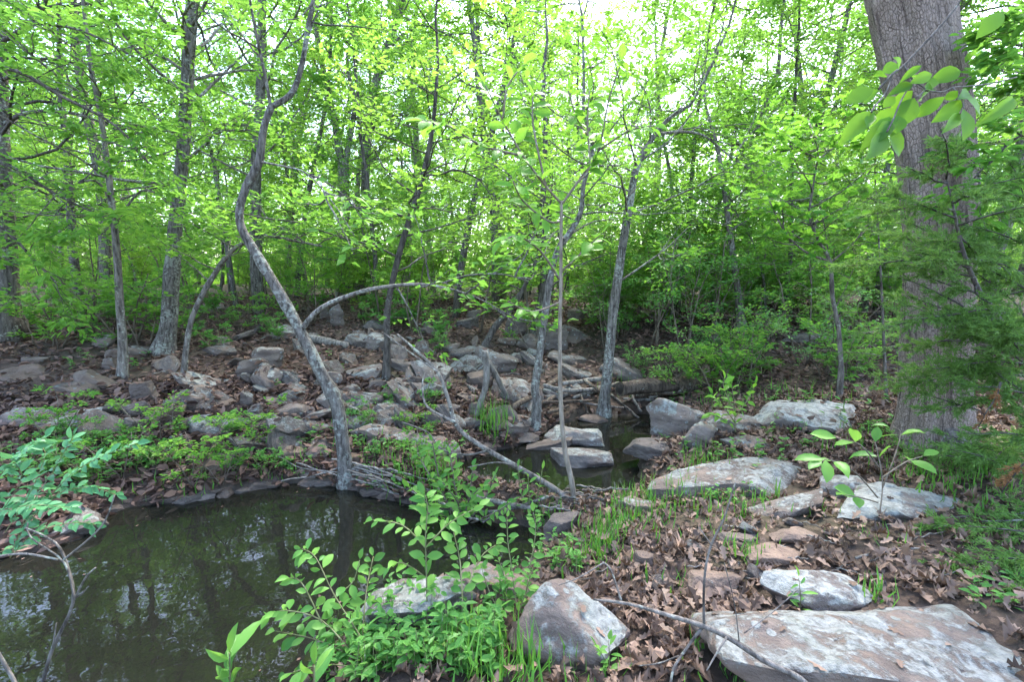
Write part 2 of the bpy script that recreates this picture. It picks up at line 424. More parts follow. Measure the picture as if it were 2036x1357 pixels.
_h = [(.14, .24, .05), (.34, .43, .08), (.58, .44, .07), (.80, .27, .03)]
_v = [(0, 0, 0)] + [(a, 0, -.03 * a) for a, b, c in _h] + [(1, 0, -.10)] + [(a + .04, b, c) for a, b, c in _h] + [(a + .04, -b, c) for a, b, c in _h]
_q = [[1, 2, 7, 6], [2, 3, 8, 7], [3, 4, 9, 8], [2, 1, 10, 11], [3, 2, 11, 12], [4, 3, 12, 13]]; _t = [[0, 1, 6], [1, 0, 10], [4, 5, 9], [5, 4, 13]]
LT['broad'] = (np.array(_v), [np.array(_q), np.array(_t)])
def leaf_geo(pos, axis, nor, L, W, kind='quad', curl=None, bend=None, cup=None):
    pos = np.asarray(pos, float); n = len(pos)
    axis = nrm(np.asarray(axis, float)); nor = np.asarray(nor, float)
    side = nrm(np.cross(nor, axis)); nor = np.cross(axis, side)
    tpl, fcs = LT[kind]; k = len(tpl)
    L = np.asarray(L) * np.ones(n); W = np.asarray(W) * np.ones(n)
    lift = np.ones(n) if curl is None else np.asarray(curl) * np.ones(n)
    V = pos[:, None] + (tpl[None, :, 0, None] * L[:, None, None]) * axis[:, None] + (tpl[None, :, 1, None] * W[:, None, None]) * side[:, None] \
        + (tpl[None, :, 2, None] * (L * lift)[:, None, None]) * nor[:, None]
    if bend is not None:
        V = V + ((tpl[None, :, 0] - .5) ** 2 * (bend * L)[:, None] + tpl[None, :, 1] ** 2 * (cup * W)[:, None] * 2)[..., None] * nor[:, None]
    base = (np.arange(n) * k)[:, None, None]
    F_ = [(f[None] + base).reshape(-1, f.shape[1]) for f in fcs]
    idx = [np.repeat(np.arange(n), len(f)) for f in fcs]
    return V.reshape(-1, 3), F_, np.concatenate(idx)
class Leaves:
    def __init__(s): s.p = []; s.a = []; s.n = []; s.l = []; s.w = []
    def add(s, p, a, n, l, w):
        c = len(p)
        s.p.append(p); s.a.append(a); s.n.append(n); s.l.append(np.ones(c) * l); s.w.append(np.ones(c) * w)
    def count(s): return sum(len(q) for q in s.p)
    def mesh(s, name, m, kind, rng, origin=None, curl=None):
        p = np.concatenate(s.p)
        if origin is not None: p = p - origin
        V, F_, idx = leaf_geo(p, np.concatenate(s.a), np.concatenate(s.n), np.concatenate(s.l), np.concatenate(s.w), kind, curl)
        # neighbours share some tone, so clumps read light and dark
        cl = vnoise(p * 1.7, 3) * .3
        r = np.clip(rng.random(len(p)) * .7 + .15 + cl, 0, 1)
        return mesh_np(name, V, F_, m, attr=r[idx])

def polyline(rng, start, d, length, n, wig=.15, up=0.0):
    pts = [np.asarray(start, float)]; d = nrm(np.asarray(d, float)); st = length / n
    for i in range(n):
        d = nrm(d + rng.normal(0, wig, 3) + np.array([0, 0, up]))
        pts.append(pts[-1] + d * st)
    return np.array(pts)
def along(pts, t):
    """points and tangents at fractions t"""
    n = len(pts) - 1; f = np.clip(np.asarray(t) * n, 0, n - 1e-6); i = f.astype(int); u = (f - i)[:, None]
    return pts[i] * (1 - u) + pts[i + 1] * u, nrm(pts[i + 1] - pts[i])
UP = np.array([0, 0, 1.])
def spray(rng, lv, pts, n, spread, L, ratio, t0=.1, droop=.15):
    """leaves in a flattish spray round a twig"""
    t = t0 + (1 - t0) * rng.random(n) ** .8
    p, tg = along(pts, t)
    sd = nrm(np.cross(tg, UP) + 1e-6)
    sg = rng.choice([-1., 1.], n)
    off = rng.random(n) * spread * (1.15 - t)
    fw = .5 + rng.random(n) * .8
    ax = nrm(tg * fw[:, None] + sd * sg[:, None] + rng.normal(0, .25, (n, 3)) - UP * droop)
    p = p + sd * (sg * off)[:, None] + tg * (off * .6)[:, None] + rng.normal(0, spread * .16, (n, 3))
    nn = nrm(UP + rng.normal(0, .42, (n, 3)))
    l = L * rng.uniform(.65, 1.2, n)
    lv.add(p, ax, nn, l, l * ratio)
def limb(rng, tb, lv, start, d, length, r0, nsub, nleaf, spread, L, ratio=.55, up=.04, wig=.16, sub_len=.45, k=5, t0=.25):
    pts = polyline(rng, start, d, length, 7, wig, up)
    tb.add(pts, np.linspace(r0, r0 * .25, 8), k)
    ts = t0 + (1 - t0) * (np.arange(nsub) + rng.random(nsub)) / nsub
    q, tg = along(pts, ts)
    for i in range(nsub):
        sd = nrm(np.cross(tg[i], UP)) * (1 if i % 2 else -1)
        dd = tg[i] * .8 + sd * rng.uniform(.5, 1.2) + UP * rng.uniform(-.15, .35)
        sl = length * sub_len * rng.uniform(.5, 1.1) * (1.15 - .6 * ts[i])
        sp = polyline(rng, q[i], dd, sl, 4, .2, .02)
        tb.add(sp, np.linspace(r0 * .38, r0 * .1, 5), 3, cap=False)
        spray(rng, lv, sp, nleaf, spread, L, ratio)
    spray(rng, lv, pts[-3:], nleaf, spread, L, ratio, 0)
    return pts

ORD = ['first', 'second', 'third', 'fourth', 'fifth', 'sixth', 'seventh', 'eighth', 'ninth', 'tenth', 'eleventh', 'twelfth', 'thirteenth', 'fourteenth',
       'fifteenth', 'sixteenth', 'seventeenth', 'eighteenth', 'nineteenth']
TENS = ['', '', 'twenty', 'thirty', 'forty', 'fifty', 'sixty', 'seventy', 'eighty', 'ninety']
def ordinal(i):
    n = i + 1
    if n == 100: return 'hundredth'
    if n > 100: return 'hundred-and-' + ordinal(i - 100)
    if n < 20: return ORD[i]
    if n % 10 == 0: return TENS[n // 10][:-1] + 'ieth'
    return TENS[n // 10] + '-' + ORD[n % 10 - 1]
def label_row(objs, phrase):
    """left to right as the camera sees them"""
    objs = sorted(objs, key=lambda o: proj(np.array(o.location))[0])
    for i, o in enumerate(objs):
        o['label'] = phrase % ('leftmost' if i == 0 else 'rightmost' if i == len(objs) - 1 else ordinal(i) + ' from left')

# ------------------------------------------------------------------ ground and water
def axis_grid(a, b, step, far, grow=1.16):
    g = list(np.arange(a, b + 1e-6, step)); s = step; v = g[-1]
    while v < far: s *= grow; v += s; g.append(v)
    s = step; v = g[0]; lo = []
    while v > -far: s *= grow; v -= s; lo.append(v)
    return np.array(lo[::-1] + g)
gx = axis_grid(-6.5, 6.5, .06, 400); gy = axis_grid(.6, 9.5, .05, 400)
XX, YY = np.meshgrid(gx, gy); nx, ny = len(gx), len(gy)
ZZ = H(XX.ravel(), YY.ravel())
jj, ii = np.meshgrid(np.arange(ny - 1), np.arange(nx - 1), indexing='ij')
b0 = (jj * nx + ii).ravel()
gm = mesh_np('ground', np.stack([XX.ravel(), YY.ravel(), ZZ], 1), [np.stack([b0, b0 + 1, b0 + nx + 1, b0 + nx], 1)], M['ground'], smooth=True)
tag(link('ground', gm), 'sloping woodland floor of dark soil around a creek', 'ground', kind='structure')
WD = water_d(XX.ravel(), YY.ravel())
def _grid(A, x, y):
    x = np.clip(np.atleast_1d(np.asarray(x, float)), gx[0], gx[-1] - 1e-6); y = np.clip(np.atleast_1d(np.asarray(y, float)), gy[0], gy[-1] - 1e-6)
    i = np.searchsorted(gx, x, 'right') - 1; j = np.searchsorted(gy, y, 'right') - 1
    u = (x - gx[i]) / (gx[i + 1] - gx[i]); v = (y - gy[j]) / (gy[j + 1] - gy[j]); b = j * nx + i
    return (A[b] * (1 - u) + A[b + 1] * u) * (1 - v) + (A[b + nx] * (1 - u) + A[b + nx + 1] * u) * v
def H(x, y): return _grid(ZZ, x, y)
def water_d(x, y): return _grid(WD, x, y)
wm = mesh_np('water', np.array([[-8, -1.5, 0], [4, -1.5, 0], [4, 7, 0], [-8, 7, 0]]) * 1.0, [np.array([[0, 1, 2, 3]])], M['water'])
tag(link('water', wm), 'still dark creek pool reflecting the trees', 'water', kind='structure')

# ------------------------------------------------------------------ rocks
def ico(sub):
    bm = bmesh.new(); bmesh.ops.create_icosphere(bm, subdivisions=sub, radius=1)
    v = np.array([p.co[:] for p in bm.verts]); f = np.array([[q.index for q in p.verts] for p in bm.faces]); bm.free(); return nrm(v), f
ICO = {3: ico(3), 4: ico(4), 5: ico(5), 6: ico(6)}
def rock_mesh(rng, W, D, T, sub=4, crisp=11, slab=False):
    d, f = ICO[sub]
    pl = []
    tz = .04 if slab else .14
    for s in (1, -1):
        pl.append((nrm(np.array([rng.normal(0, tz), rng.normal(0, tz), s])), .62))
    ns = rng.integers(4, 7); a0 = rng.random() * 6.3
    for i in range(ns):
        a = a0 + (i + rng.uniform(-.28, .28)) * 2 * np.pi / ns
        pl.append((nrm(np.array([math.cos(a), math.sin(a), rng.normal(0, .22)])), rng.uniform(.72, 1.0)))
    for i in range(rng.integers(4, 8)):
        a = rng.random() * 6.3
        pl.append((nrm(np.array([math.cos(a), math.sin(a), rng.uniform(.35, 1.0) * rng.choice([1, 1, -1])])), rng.uniform(.74, .98)))
    acc = 0
    for n, h in pl:
        acc = acc + (np.maximum(d @ n, 0) / h) ** crisp
    v = d * (acc ** (-1 / crisp))[:, None]
    lo, hi = v.min(0), v.max(0); v = (v - (lo + hi) / 2) / (hi - lo)
    v = v * np.array([W, D, T])
    s = rng.random(3) * 50; ms = (W * D * T) ** (1 / 3)
    nn = fbm(v / ms * 2.2 + s, 1, 4); fine = fbm(v / ms * 8 + s, 4, 2)
    strata = vnoise(np.stack([v[:, 2] / ms * 9 + s[0], v[:, 0] / ms * .6, v[:, 1] / ms * .6], 1), 8)
    flat = np.array([1, 1, .55])
    v = v + d * flat * (nn * .06 + fine * .028)[:, None] * ms + nrm(d * np.array([1, 1, 0])) * (strata * .05 * ms * (1 - np.abs(d[:, 2])))[:, None]
    q = fbm(np.stack([v[:, 0] / ms * 1.3, v[:, 1] / ms * 1.3, v[:, 2] / ms * .4], 1) + s[::-1], 13, 3) * 3.5
    st = np.floor(q) + sstep(.35, .65, q - np.floor(q))          # bedding steps
    v[:, 2] += st * (.035 if slab else .022) * ms * np.clip(d[:, 2] * 1.5, -1, 1)
    pit = vnoise(v / ms * 16 + s, 14); v = v - d * (np.maximum(pit - .35, 0) * .03 * ms)[:, None]
    me = mesh_np('rock', v, [f], M['rock'], smooth=True); me.set_sharp_from_angle(angle=R(33)); return me
# name, px centre x, y, width, height, clockwise roll, lichen, warm, value, label, [depth factor]
ROCKS = [
 ('stone_slab', 58, 838, 108, 46, 2, .6, .25, .5, 'long lichened slab against the left edge above the pool'),
 ('stone_slab', 155, 842, 112, 42, 6, .7, .2, .55, 'pale lichened slab right beside the left edge slab'),
 ('rock', 183, 755, 72, 46, 25, .35, .4, .4, 'tent shaped dark rock left of the slim upright trunk'),
 ('rock', 148, 776, 76, 28, 4, .5, .2, .35, 'low grey rock at the foot of the tent shaped rock'),
 ('rock', 286, 781, 46, 42, -8, .45, .3, .45, 'squat rock dotted with round white lichen rings'),
 ('rock', 327, 826, 80, 46, -14, .55, .7, .4, 'reddish rock splashed with white lichen spots'),
 ('rock', 389, 803, 54, 38, 5, .5, .45, .5, 'rounded rock just behind the reddish lichen spotted rock'),
 ('stone_slab', 420, 772, 112, 36, 28, .65, .25, .55, 'long mossy slab sloping down beside the thin bent tree'),
 ('rock', 492, 798, 26, 30, 0, .4, .3, .45, 'small upright stone with one pale round lichen patch'),
 ('rock', 506, 735, 56, 44, -12, .65, .3, .55, 'blocky lichened rock, front left of a cluster of three'),
 ('rock', 535, 716, 64, 38, 0, .6, .3, .6, 'broad rock at the back of the cluster of three'),
 ('rock', 533, 753, 60, 36, -10, .65, .2, .6, 'pale wedge rock, lowest of the cluster of three'),
 ('rock', 564, 797, 64, 22, 10, .5, .35, .5, 'thin tilted stone above the smooth oval rock'),
 ('rock', 605, 788, 60, 30, 34, .5, .3, .4, 'dark block leaning downhill left of the curved tree'),
 ('rock', 578, 820, 64, 36, -14, .4, .35, .5, 'smooth oval rock with a pale top left of the curved tree'),
 ('rock', 617, 823, 24, 17, 0, .3, .3, .5, 'small round stone beside the smooth oval rock'),
 ('stone_slab', 612, 854, 84, 30, 6, .55, .3, .55, 'flat rock with shadowed underside above two leaning slabs'),
 ('stone_slab', 592, 879, 74, 32, 22, .6, .2, .6, 'tilted grey slab, upper of two by the curved tree base'),
 ('stone_slab', 647, 896, 58, 36, 30, .45, .4, .45, 'tilted brown slab, lower of two by the curved tree base'),
 ('rock', 700, 912, 44, 34, 14, .1, .9, .2, 'dark red brown rock just right of the curved tree base'),
 ('rock', 552, 888, 40, 20, -24, .1, 1.0, .6, 'small orange sandstone wedge above the far bank'),
 ('rock', 585, 902, 50, 26, 5, .2, .7, .5, 'tan stone tucked under the tilted slabs'),
 ('stone_slab', 443, 928, 112, 50, 4, .05, .55, .28, 'smooth dark brown slab on the far bank of the pool'),
 ('stone_slab', 622, 943, 98, 32, 3, .45, .3, .5, 'grey slab touching the water left of the curved tree'),
 ('stone_slab', 378, 991, 90, 26, -6, .2, .15, .5, 'layered blue grey slab at the water edge'),
 ('boulder', 128, 1046, 128, 76, -8, .7, .05, .4, 'rounded boulder in the pool at left with white lichen on top'),
 ('rock', 507, 853, 60, 20, 0, .2, .3, .2, 'dark undercut stone in the leaf litter above the brown slab'),
 ('rock', 509, 823, 26, 26, 0, .35, .3, .35, 'small dark stone below the upright stone with lichen patch'),
 ('rock', 206, 682, 48, 22, 0, .6, .2, .6, 'pale rock left of the slim upright trunk, high on the slope'),
 ('rock', 280, 699, 58, 20, 12, .5, .35, .5, 'long low rock between the slim trunk and the straight tall trunk'),
 ('rock', 226, 706, 36, 22, -10, .4, .4, .45, 'grey rock touching the slim upright trunk on its left'),
 ('rock', 221, 725, 28, 22, 0, .45, .3, .45, 'small rock below the grey rock at the slim trunk'),
 ('stone_slab', 322, 723, 50, 17, 5, .1, .8, .4, 'brown flat stone at the foot of the straight tall trunk'),
 ('stone_slab', 45, 746, 104, 26, 8, .1, .5, .25, 'dark brown slab near the left edge under low greenery'),
 ('rock', 68, 720, 48, 16, 0, .5, .2, .55, 'thin pale rock near the left edge above the dark slab'),
 ('rock', 265, 854, 32, 32, 5, .5, .3, .4, 'narrow upright rock left below the reddish spotted rock'),
 ('rock', 570, 661, 52, 30, 18, .6, .1, .65, 'angular pale rock left of the curved tree, upslope'),
 ('rock', 420, 615, 46, 15, 0, .5, .2, .65, 'pale flat rock far back between the straight trunk and the curved tree'),
 ('rock', 671, 632, 24, 40, -4, .7, .1, .6, 'upright pale standing stone under the arching branch'),
 ('rock', 648, 626, 22, 20, 0, .5, .2, .5, 'small grey rock beside the standing stone'),
 ('rock', 660, 752, 46, 30, 8, .55, .2, .55, 'grey rock right behind the curved trunk'),
 ('rock', 437, 682, 36, 20, 0, .5, .2, .5, 'small grey rock among seedlings mid slope'),
 ('rock', 235, 811, 32, 17, 10, .4, .3, .4, 'small stone left of the reddish spotted rock'),
 ('rock', 448, 804, 46, 18, 18, .2, .7, .4, 'brown stone under the long mossy slab'),
 ('rock', 371, 846, 34, 18, 0, .2, .5, .35, 'small brown stone right below the reddish spotted rock'),
 ('stone_slab', 716, 810, 158, 50, 14, .6, .3, .55, 'longest slab on the slope, sloping right from the curved tree'),
 ('rock', 690, 782, 52, 24, 0, .5, .2, .5, 'grey block on the upper end of the longest slab'),
 ('stone_slab', 723, 745, 70, 26, -5, .6, .15, .6, 'flat grey rock left of the thin stump like trunk'),
 ('stone_slab', 822, 797, 96, 40, 38, .6, .2, .6, 'leaning slab, left of two tilted slabs in mid slope'),
 ('stone_slab', 876, 762, 102, 40, 46, .6, .1, .65, 'leaning slab, right of two tilted slabs in mid slope'),
 ('stone_slab', 838, 758, 58, 26, 45, .4, .3, .5, 'narrow tilted stone between the two leaning slabs'),
 ('stone_slab', 800, 832, 96, 32, 32, .55, .2, .6, 'slab leaning below the left tilted slab'),
 ('stone_slab', 765, 864, 118, 36, 10, .45, .3, .6, 'flat grassy slab low on the slope right of the curved tree'),
 ('boulder', 868, 888, 100, 54, -4, .5, .2, .6, 'pale rounded boulder behind the leafy bush on the spit'),
 ('boulder', 756, 683, 78, 34, 4, .65, .1, .65, 'broad pale boulder above the slim trunk on mid slope'),
 ('rock', 798, 728, 44, 24, 10, .5, .2, .5, 'grey rock right of the thin stump like trunk'),
 ('rock', 753, 768, 34, 18, 0, .3, .4, .4, 'small stone in litter below the flat grey rock'),
 ('rock', 782, 796, 46, 22, 8, .5, .3, .5, 'rock at the left foot of the tilted slabs'),
 ('boulder', 988, 718, 82, 48, 10, .5, .2, .5, 'layered grey boulder behind the forked driftwood'),
 ('rock', 955, 757, 48, 34, -5, .2, .3, .25, 'dark shaded rock behind the forked driftwood'),
 ('boulder', 1030, 775, 98, 56, 14, .6, .2, .6, 'wide sloping boulder left of the crooked creek tree'),
 ('rock', 1030, 650, 62, 38, -6, .55, .15, .6, 'pale rock high on slope left of the dark leaning trunk'),
 ('rock', 1058, 682, 52, 38, 28, .6, .15, .55, 'pale tilted rock behind the crooked creek tree'),
 ('rock', 945, 820, 32, 32, 0, .3, .3, .45, 'small block below the driftwood fork'),
 ('boulder', 1012, 845, 86, 40, 10, .55, .15, .55, 'lichened rock at water edge beside the tall grass'),
 ('stone_slab', 1028, 872, 80, 17, 2, .15, .2, .4, 'flat wet slab at the water edge below the grass'),
 ('rock', 968, 891, 38, 20, 6, .2, .6, .4, 'brown stone at the near end of the rear pool'),
 ('rock', 890, 816, 46, 24, 5, .5, .2, .5, 'rock at the right foot of the tilted slabs'),
 ('rock', 944, 629, 30, 18, 0, .6, .1, .65, 'small pale rock in the far undergrowth at centre'),
 ('rock', 868, 660, 40, 18, 5, .6, .1, .6, 'pale flat rock high at centre under the branches'),
 ('rock', 930, 791, 46, 17, 8, .4, .4, .5, 'thin stone left of the forked driftwood'),
 ('stone_slab', 1010, 681, 38, 14, 4, .4, .4, .5, 'thin slab below the pale rock high on slope'),
 ('rock', 890, 693, 46, 16, 0, .5, .2, .5, 'low stone above the right tilted slab'),
 ('rock', 1180, 836, 54, 18, 3, .15, .4, .3, 'wet dark stone beside the big creek tree base'),
 ('boulder', 1098, 672, 62, 52, 12, .6, .1, .6, 'tall pale boulder behind the slender sapling stem'),
 ('rock', 1132, 668, 46, 36, 15, .6, .1, .55, 'pale rock right of the tall pale boulder'),
 ('rock', 1120, 715, 60, 26, 25, .5, .15, .5, 'sloping rock below the tall pale boulder'),
 ('stone_slab', 1238, 735, 84, 50, 24, .5, .05, .55, 'grey slab leaning behind the big creek tree'),
 ('rock', 1430, 678, 38, 18, 0, .3, .2, .5, 'small grey rock in the bushes right of the hollow log'),
 ('rock', 1145, 628, 36, 18, 0, .6, .1, .65, 'pale rock far up slope left of the big creek tree'),
 ('stone_slab', 1290, 626, 60, 12, 0, .3, .2, .5, 'thin grey slab far up slope right of the big creek tree'),
 ('stone_slab', 1612, 676, 96, 26, -3, .4, .0, .5, 'grey ledge far behind the bushes left of the huge trunk'),
 ('stone_slab', 1085, 884, 100, 26, -12, .15, .35, .4, 'low wet slab in the rear pool under the lichened block'),
 ('boulder', 1141, 868, 108, 44, -3, .75, .05, .65, 'lichened oblong block sitting in the rear pool'),
 ('boulder', 1157, 911, 104, 46, 3, .65, .1, .6, 'pale topped block in the pool in front of the oblong block'),
 ('boulder', 1346, 830, 122, 80, 10, .7, .2, .65, 'largest lichened boulder right of the rear pool'),
 ('rock', 1388, 866, 60, 60, 24, .6, .2, .6, 'steep rock leaning on the largest boulder'),
 ('stone_slab', 1308, 888, 124, 46, -2, .15, .1, .45, 'flat dark slab dipping into the rear pool'),
 ('boulder', 1462, 843, 104, 46, 4, .65, .2, .5, 'blocky rock right of the largest boulder'),
 ('rock', 1482, 883, 80, 30, -5, .6, .1, .6, 'low pale rock below the blocky rock'),
 ('stone_slab', 1620, 838, 215, 64, 2, .95, .05, .75, 'wide white slab left of the huge trunk'),
 ('stone_slab', 1452, 940, 330, 110, -8, .72, .3, .5, 'big sloping bedrock slab with white lichen streaks', 1.0),
 ('rock', 1262, 1005, 80, 38, 4, .5, .5, .55, 'pale topped stone at water edge by the sapling roots'),
 ('rock', 1115, 1046, 72, 50, -12, .05, .2, .3, 'dark angular rock below the sapling base'),
 ('stone_slab', 1795, 992, 285, 92, 6, .85, .15, .6, 'white lichened slab with dark undercut below the broad leaved sapling', .7),
 ('rock', 1668, 970, 96, 50, -6, .8, .15, .65, 'white block left of the undercut lichened slab'),
 ('stone_slab', 1552, 1016, 160, 30, -18, .6, .25, .5, 'slanting stone edge rising toward the white block'),
 ('rock', 1470, 1073, 70, 26, 4, .1, .3, .4, 'small mauve grey stone in the litter'),
 ('rock', 1540, 1107, 112, 48, 2, .1, .9, .55, 'flat tan stone in the leaf litter'),
 ('rock', 1578, 1066, 98, 34, 6, .15, .7, .5, 'brown stone behind the flat tan stone'),
 ('boulder', 1622, 1182, 190, 88, 4, .9, .15, .65, 'white lichened rock just above the nearest bedrock slab'),
 ('stone_slab', 1860, 1335, 980, 210, 6, .76, .3, .45, 'huge nearest bedrock slab across the lower right corner', .75),
 ('boulder', 1132, 1242, 205, 178, 16, .72, .45, .55, 'boulder half white lichen and half purple brown, front centre'),
 ('boulder', 828, 1205, 225, 122, -8, .85, .1, .55, 'lichened boulder in the front shrub at the pool edge'),
 ('rock', 985, 1162, 132, 62, 5, .3, .4, .55, 'tan grey rock between the two front boulders'),
 ('rock', 1408, 1160, 108, 72, 8, .15, .75, .5, 'tan slab with a cracked step in the front litter'),
 ('rock', 1280, 1117, 40, 32, 0, .05, .7, .4, 'small brown cobble in the front litter'),
]
rr = np.random.default_rng(11)
ROCK_OBJ = []
for i, row in enumerate(ROCKS):
    name, cx, cyy, pw, ph, roll, li, wa, va, lab = row[:10]
    rng = np.random.default_rng(100 + i)
    base = G(cx, min(cyy + ph * .46, 1500))
    dp = depth(base); W_ = pw / F * dp; h_m = ph / F * dp
    ang = math.atan2(CAM_Z - base[2], base[1])
    rl = R(abs(roll)); 
    W0 = W_ / max(math.cos(rl), .5) * (1.0 if abs(roll) < 20 else .92)
    D = W0 * (row[10] if len(row) > 10 else .72)
    T = (h_m - W0 * math.sin(rl) * .45 - D * math.sin(ang) * .75) / math.cos(ang)
    if T < .35 * h_m:
        T = .42 * h_m; D = max((h_m - T * .8) / max(math.sin(ang), .1), .35 * W0)
        D = min(D, W0 * 1.1)
    T *= 1.5; W0 *= 1.13; D *= 1.1
    sub = 6 if pw > 500 else 5 if pw > 90 else 4
    slab = name == 'stone_slab'
    me = rock_mesh(rng, W0, D, T, sub, 34 if slab else 24, slab)
    o = link(name, me); o.location = (base[0] * (base[1] + D * .40) / base[1], base[1] + D * .40, base[2] + T * .5 - T * ((.20 if cyy < 880 else .32) if len(row) <= 10 else .62 if pw < 500 else .74))
    o.rotation_euler = (rng.normal(0, .04), R(roll), rng.uniform(-.25, .25) if not slab else rng.uniform(-.12, .12))
    if (base[0] + 0) and h1(base[0], base[1] + D * .5) > base[2] and not len(row) > 10:
        sl = (h1(base[0], base[1] + D * .5) - base[2]) / (D * .5)
        o.rotation_euler.x += math.atan(sl) * .6
    o.color = (min(li * 1.05 + .04, .93) if li > .2 else li, min(wa * .9 + .08, 1), min(va * 1.1, 1), 1)
    tag(o, lab, 'rock', 'creek rocks', 'thing')
    ROCK_OBJ.append(o)
# loose stones half sunk in the litter
pebs = []
rng = np.random.default_rng(5)
pm = [rock_mesh(np.random.default_rng(60 + k), 1, .8, .55, 4, 40, k % 2 == 0) for k in range(9)]
spots = [(rng.uniform(120, 1150), rng.uniform(660, 900)) for _ in range(40)] + [(rng.uniform(480, 1150), rng.uniform(630, 860)) for _ in range(60)] + [(rng.uniform(1250, 1900), rng.uniform(1030, 1190)) for _ in range(12)]
for px, py in spots:
    b = G(px, py)
    if water_d([b[0]], [b[1]])[0] < .1: continue
    o = link('stone', pm[int(rng.integers(9))]); s = rng.uniform(.10, .42) if py < 900 else rng.uniform(.06, .14)
    o.location = (b[0], b[1], b[2] + s * .06); o.scale = (s, s * rng.uniform(.7, 1.1), s * rng.uniform(.3, .7)); o.rotation_euler = (rng.normal(.2, .3), rng.normal(.3, .4), rng.random() * 6.3)
    o.color = (rng.uniform(.35, .95), rng.uniform(.0, .45), rng.uniform(.35, .75), 1)
    tag(o, None, 'stone', 'loose stones in the leaf litter'); pebs.append(o)
tilt = []
tm = [rock_mesh(np.random.default_rng(160 + k), 1, .62, .34, 4, 44, True) for k in range(7)]
for k in range(46):
    px, py = (rng.uniform(660, 1150), rng.uniform(650, 860)) if k < 34 else (rng.uniform(380, 660), rng.uniform(690, 880))
    b = G(px, py)
    if water_d([b[0]], [b[1]])[0] < .12: continue
    s = rng.uniform(.28, .58); o = link('stone_slab', tm[k % 7]); o.scale = (s, s * rng.uniform(.8, 1.2), s * rng.uniform(.7, 1.2))
    o.location = (b[0], b[1] + s * .2, b[2] + s * .08); o.rotation_euler = (rng.normal(.25, .15), R(rng.normal(22, 16)), rng.normal(0, .5))
    o.color = (rng.uniform(.45, .85), rng.uniform(.0, .4), rng.uniform(.35, .7), 1); tag(o, None, 'rock', 'tilted slabs of the rocky slope', 'thing'); tilt.append(o); ROCK_OBJ.append(o)
edge = []
for k in range(17):
    px = 215 + k * 37 + rng.uniform(-14, 14); py = np.interp(px, [205, 260, 330, 420, 520, 600, 690, 770, 860], [1022, 1008, 1006, 992, 975, 968, 972, 990, 1022]) + rng.uniform(-8, 5)
    b = G(px, py); s = rng.uniform(.13, .30); o = link('stone_slab', tm[k % 7]); o.scale = (s, s * rng.uniform(.7, 1.1), s * rng.uniform(.35, .8))
    o.location = (b[0], b[1] + s * .2, max(b[2], 0) + s * .02); o.rotation_euler = (rng.normal(0, .1), rng.normal(0, .12), rng.normal(0, .5)); o.color = (rng.uniform(.1, .5), rng.uniform(.0, .5), rng.uniform(.2, .45), 1)
    tag(o, None, 'rock', 'stones along the far waterline', 'thing'); edge.append(o); ROCK_OBJ.append(o)
label_row(edge, 'flat stone at the far waterline of the pool, %s of them')
label_row(tilt, 'tilted angular slab jumbled on the rocky slope, %s of them')
label_row(pebs, 'small loose stone in the leaf litter, %s of them all')

# ------------------------------------------------------------------ trees
def spine_px(pts, Y0, dy=0.0, sub=4):
    """pixel trace -> world points and radii, smoothed; dy: how far the top leans away"""
    n = len(pts); w3 = []; rad = []
    al = np.concatenate([[0], np.cumsum([math.hypot(pts[i + 1][0] - pts[i][0], pts[i + 1][1] - pts[i][1]) for i in range(n - 1)])])
    for (px, py, pw), a in zip(pts, al):
        Y = Y0 + dy * a / al[-1]
        q = P(px, py, Y); w3.append(q); dq = depth(q); rad.append(pw / 2 / F * dq * dq / math.hypot(q[0], dq))
    w3 = np.array(w3); rad = np.array(rad)
    t = np.arange(n); tt = np.linspace(0, n - 1, (n - 1) * sub + 1)
    out = np.zeros((len(tt), 3))
    # Catmull-Rom
    for a, u in enumerate(tt):
        i = min(int(u), n - 2); f = u - i
        p0, p1, p2, p3 = w3[max(i - 1, 0)], w3[i], w3[i + 1], w3[min(i + 2, n - 1)]
        out[a] = .5 * ((2 * p1) + (-p0 + p2) * f + (2 * p0 - 5 * p1 + 4 * p2 - p3) * f ** 2 + (-p0 + 3 * p1 - 3 * p2 + p3) * f ** 3)
    return out, np.interp(tt, t, rad)
HERO = []     # (object, px at mid height, short noun) for labels of the trees between
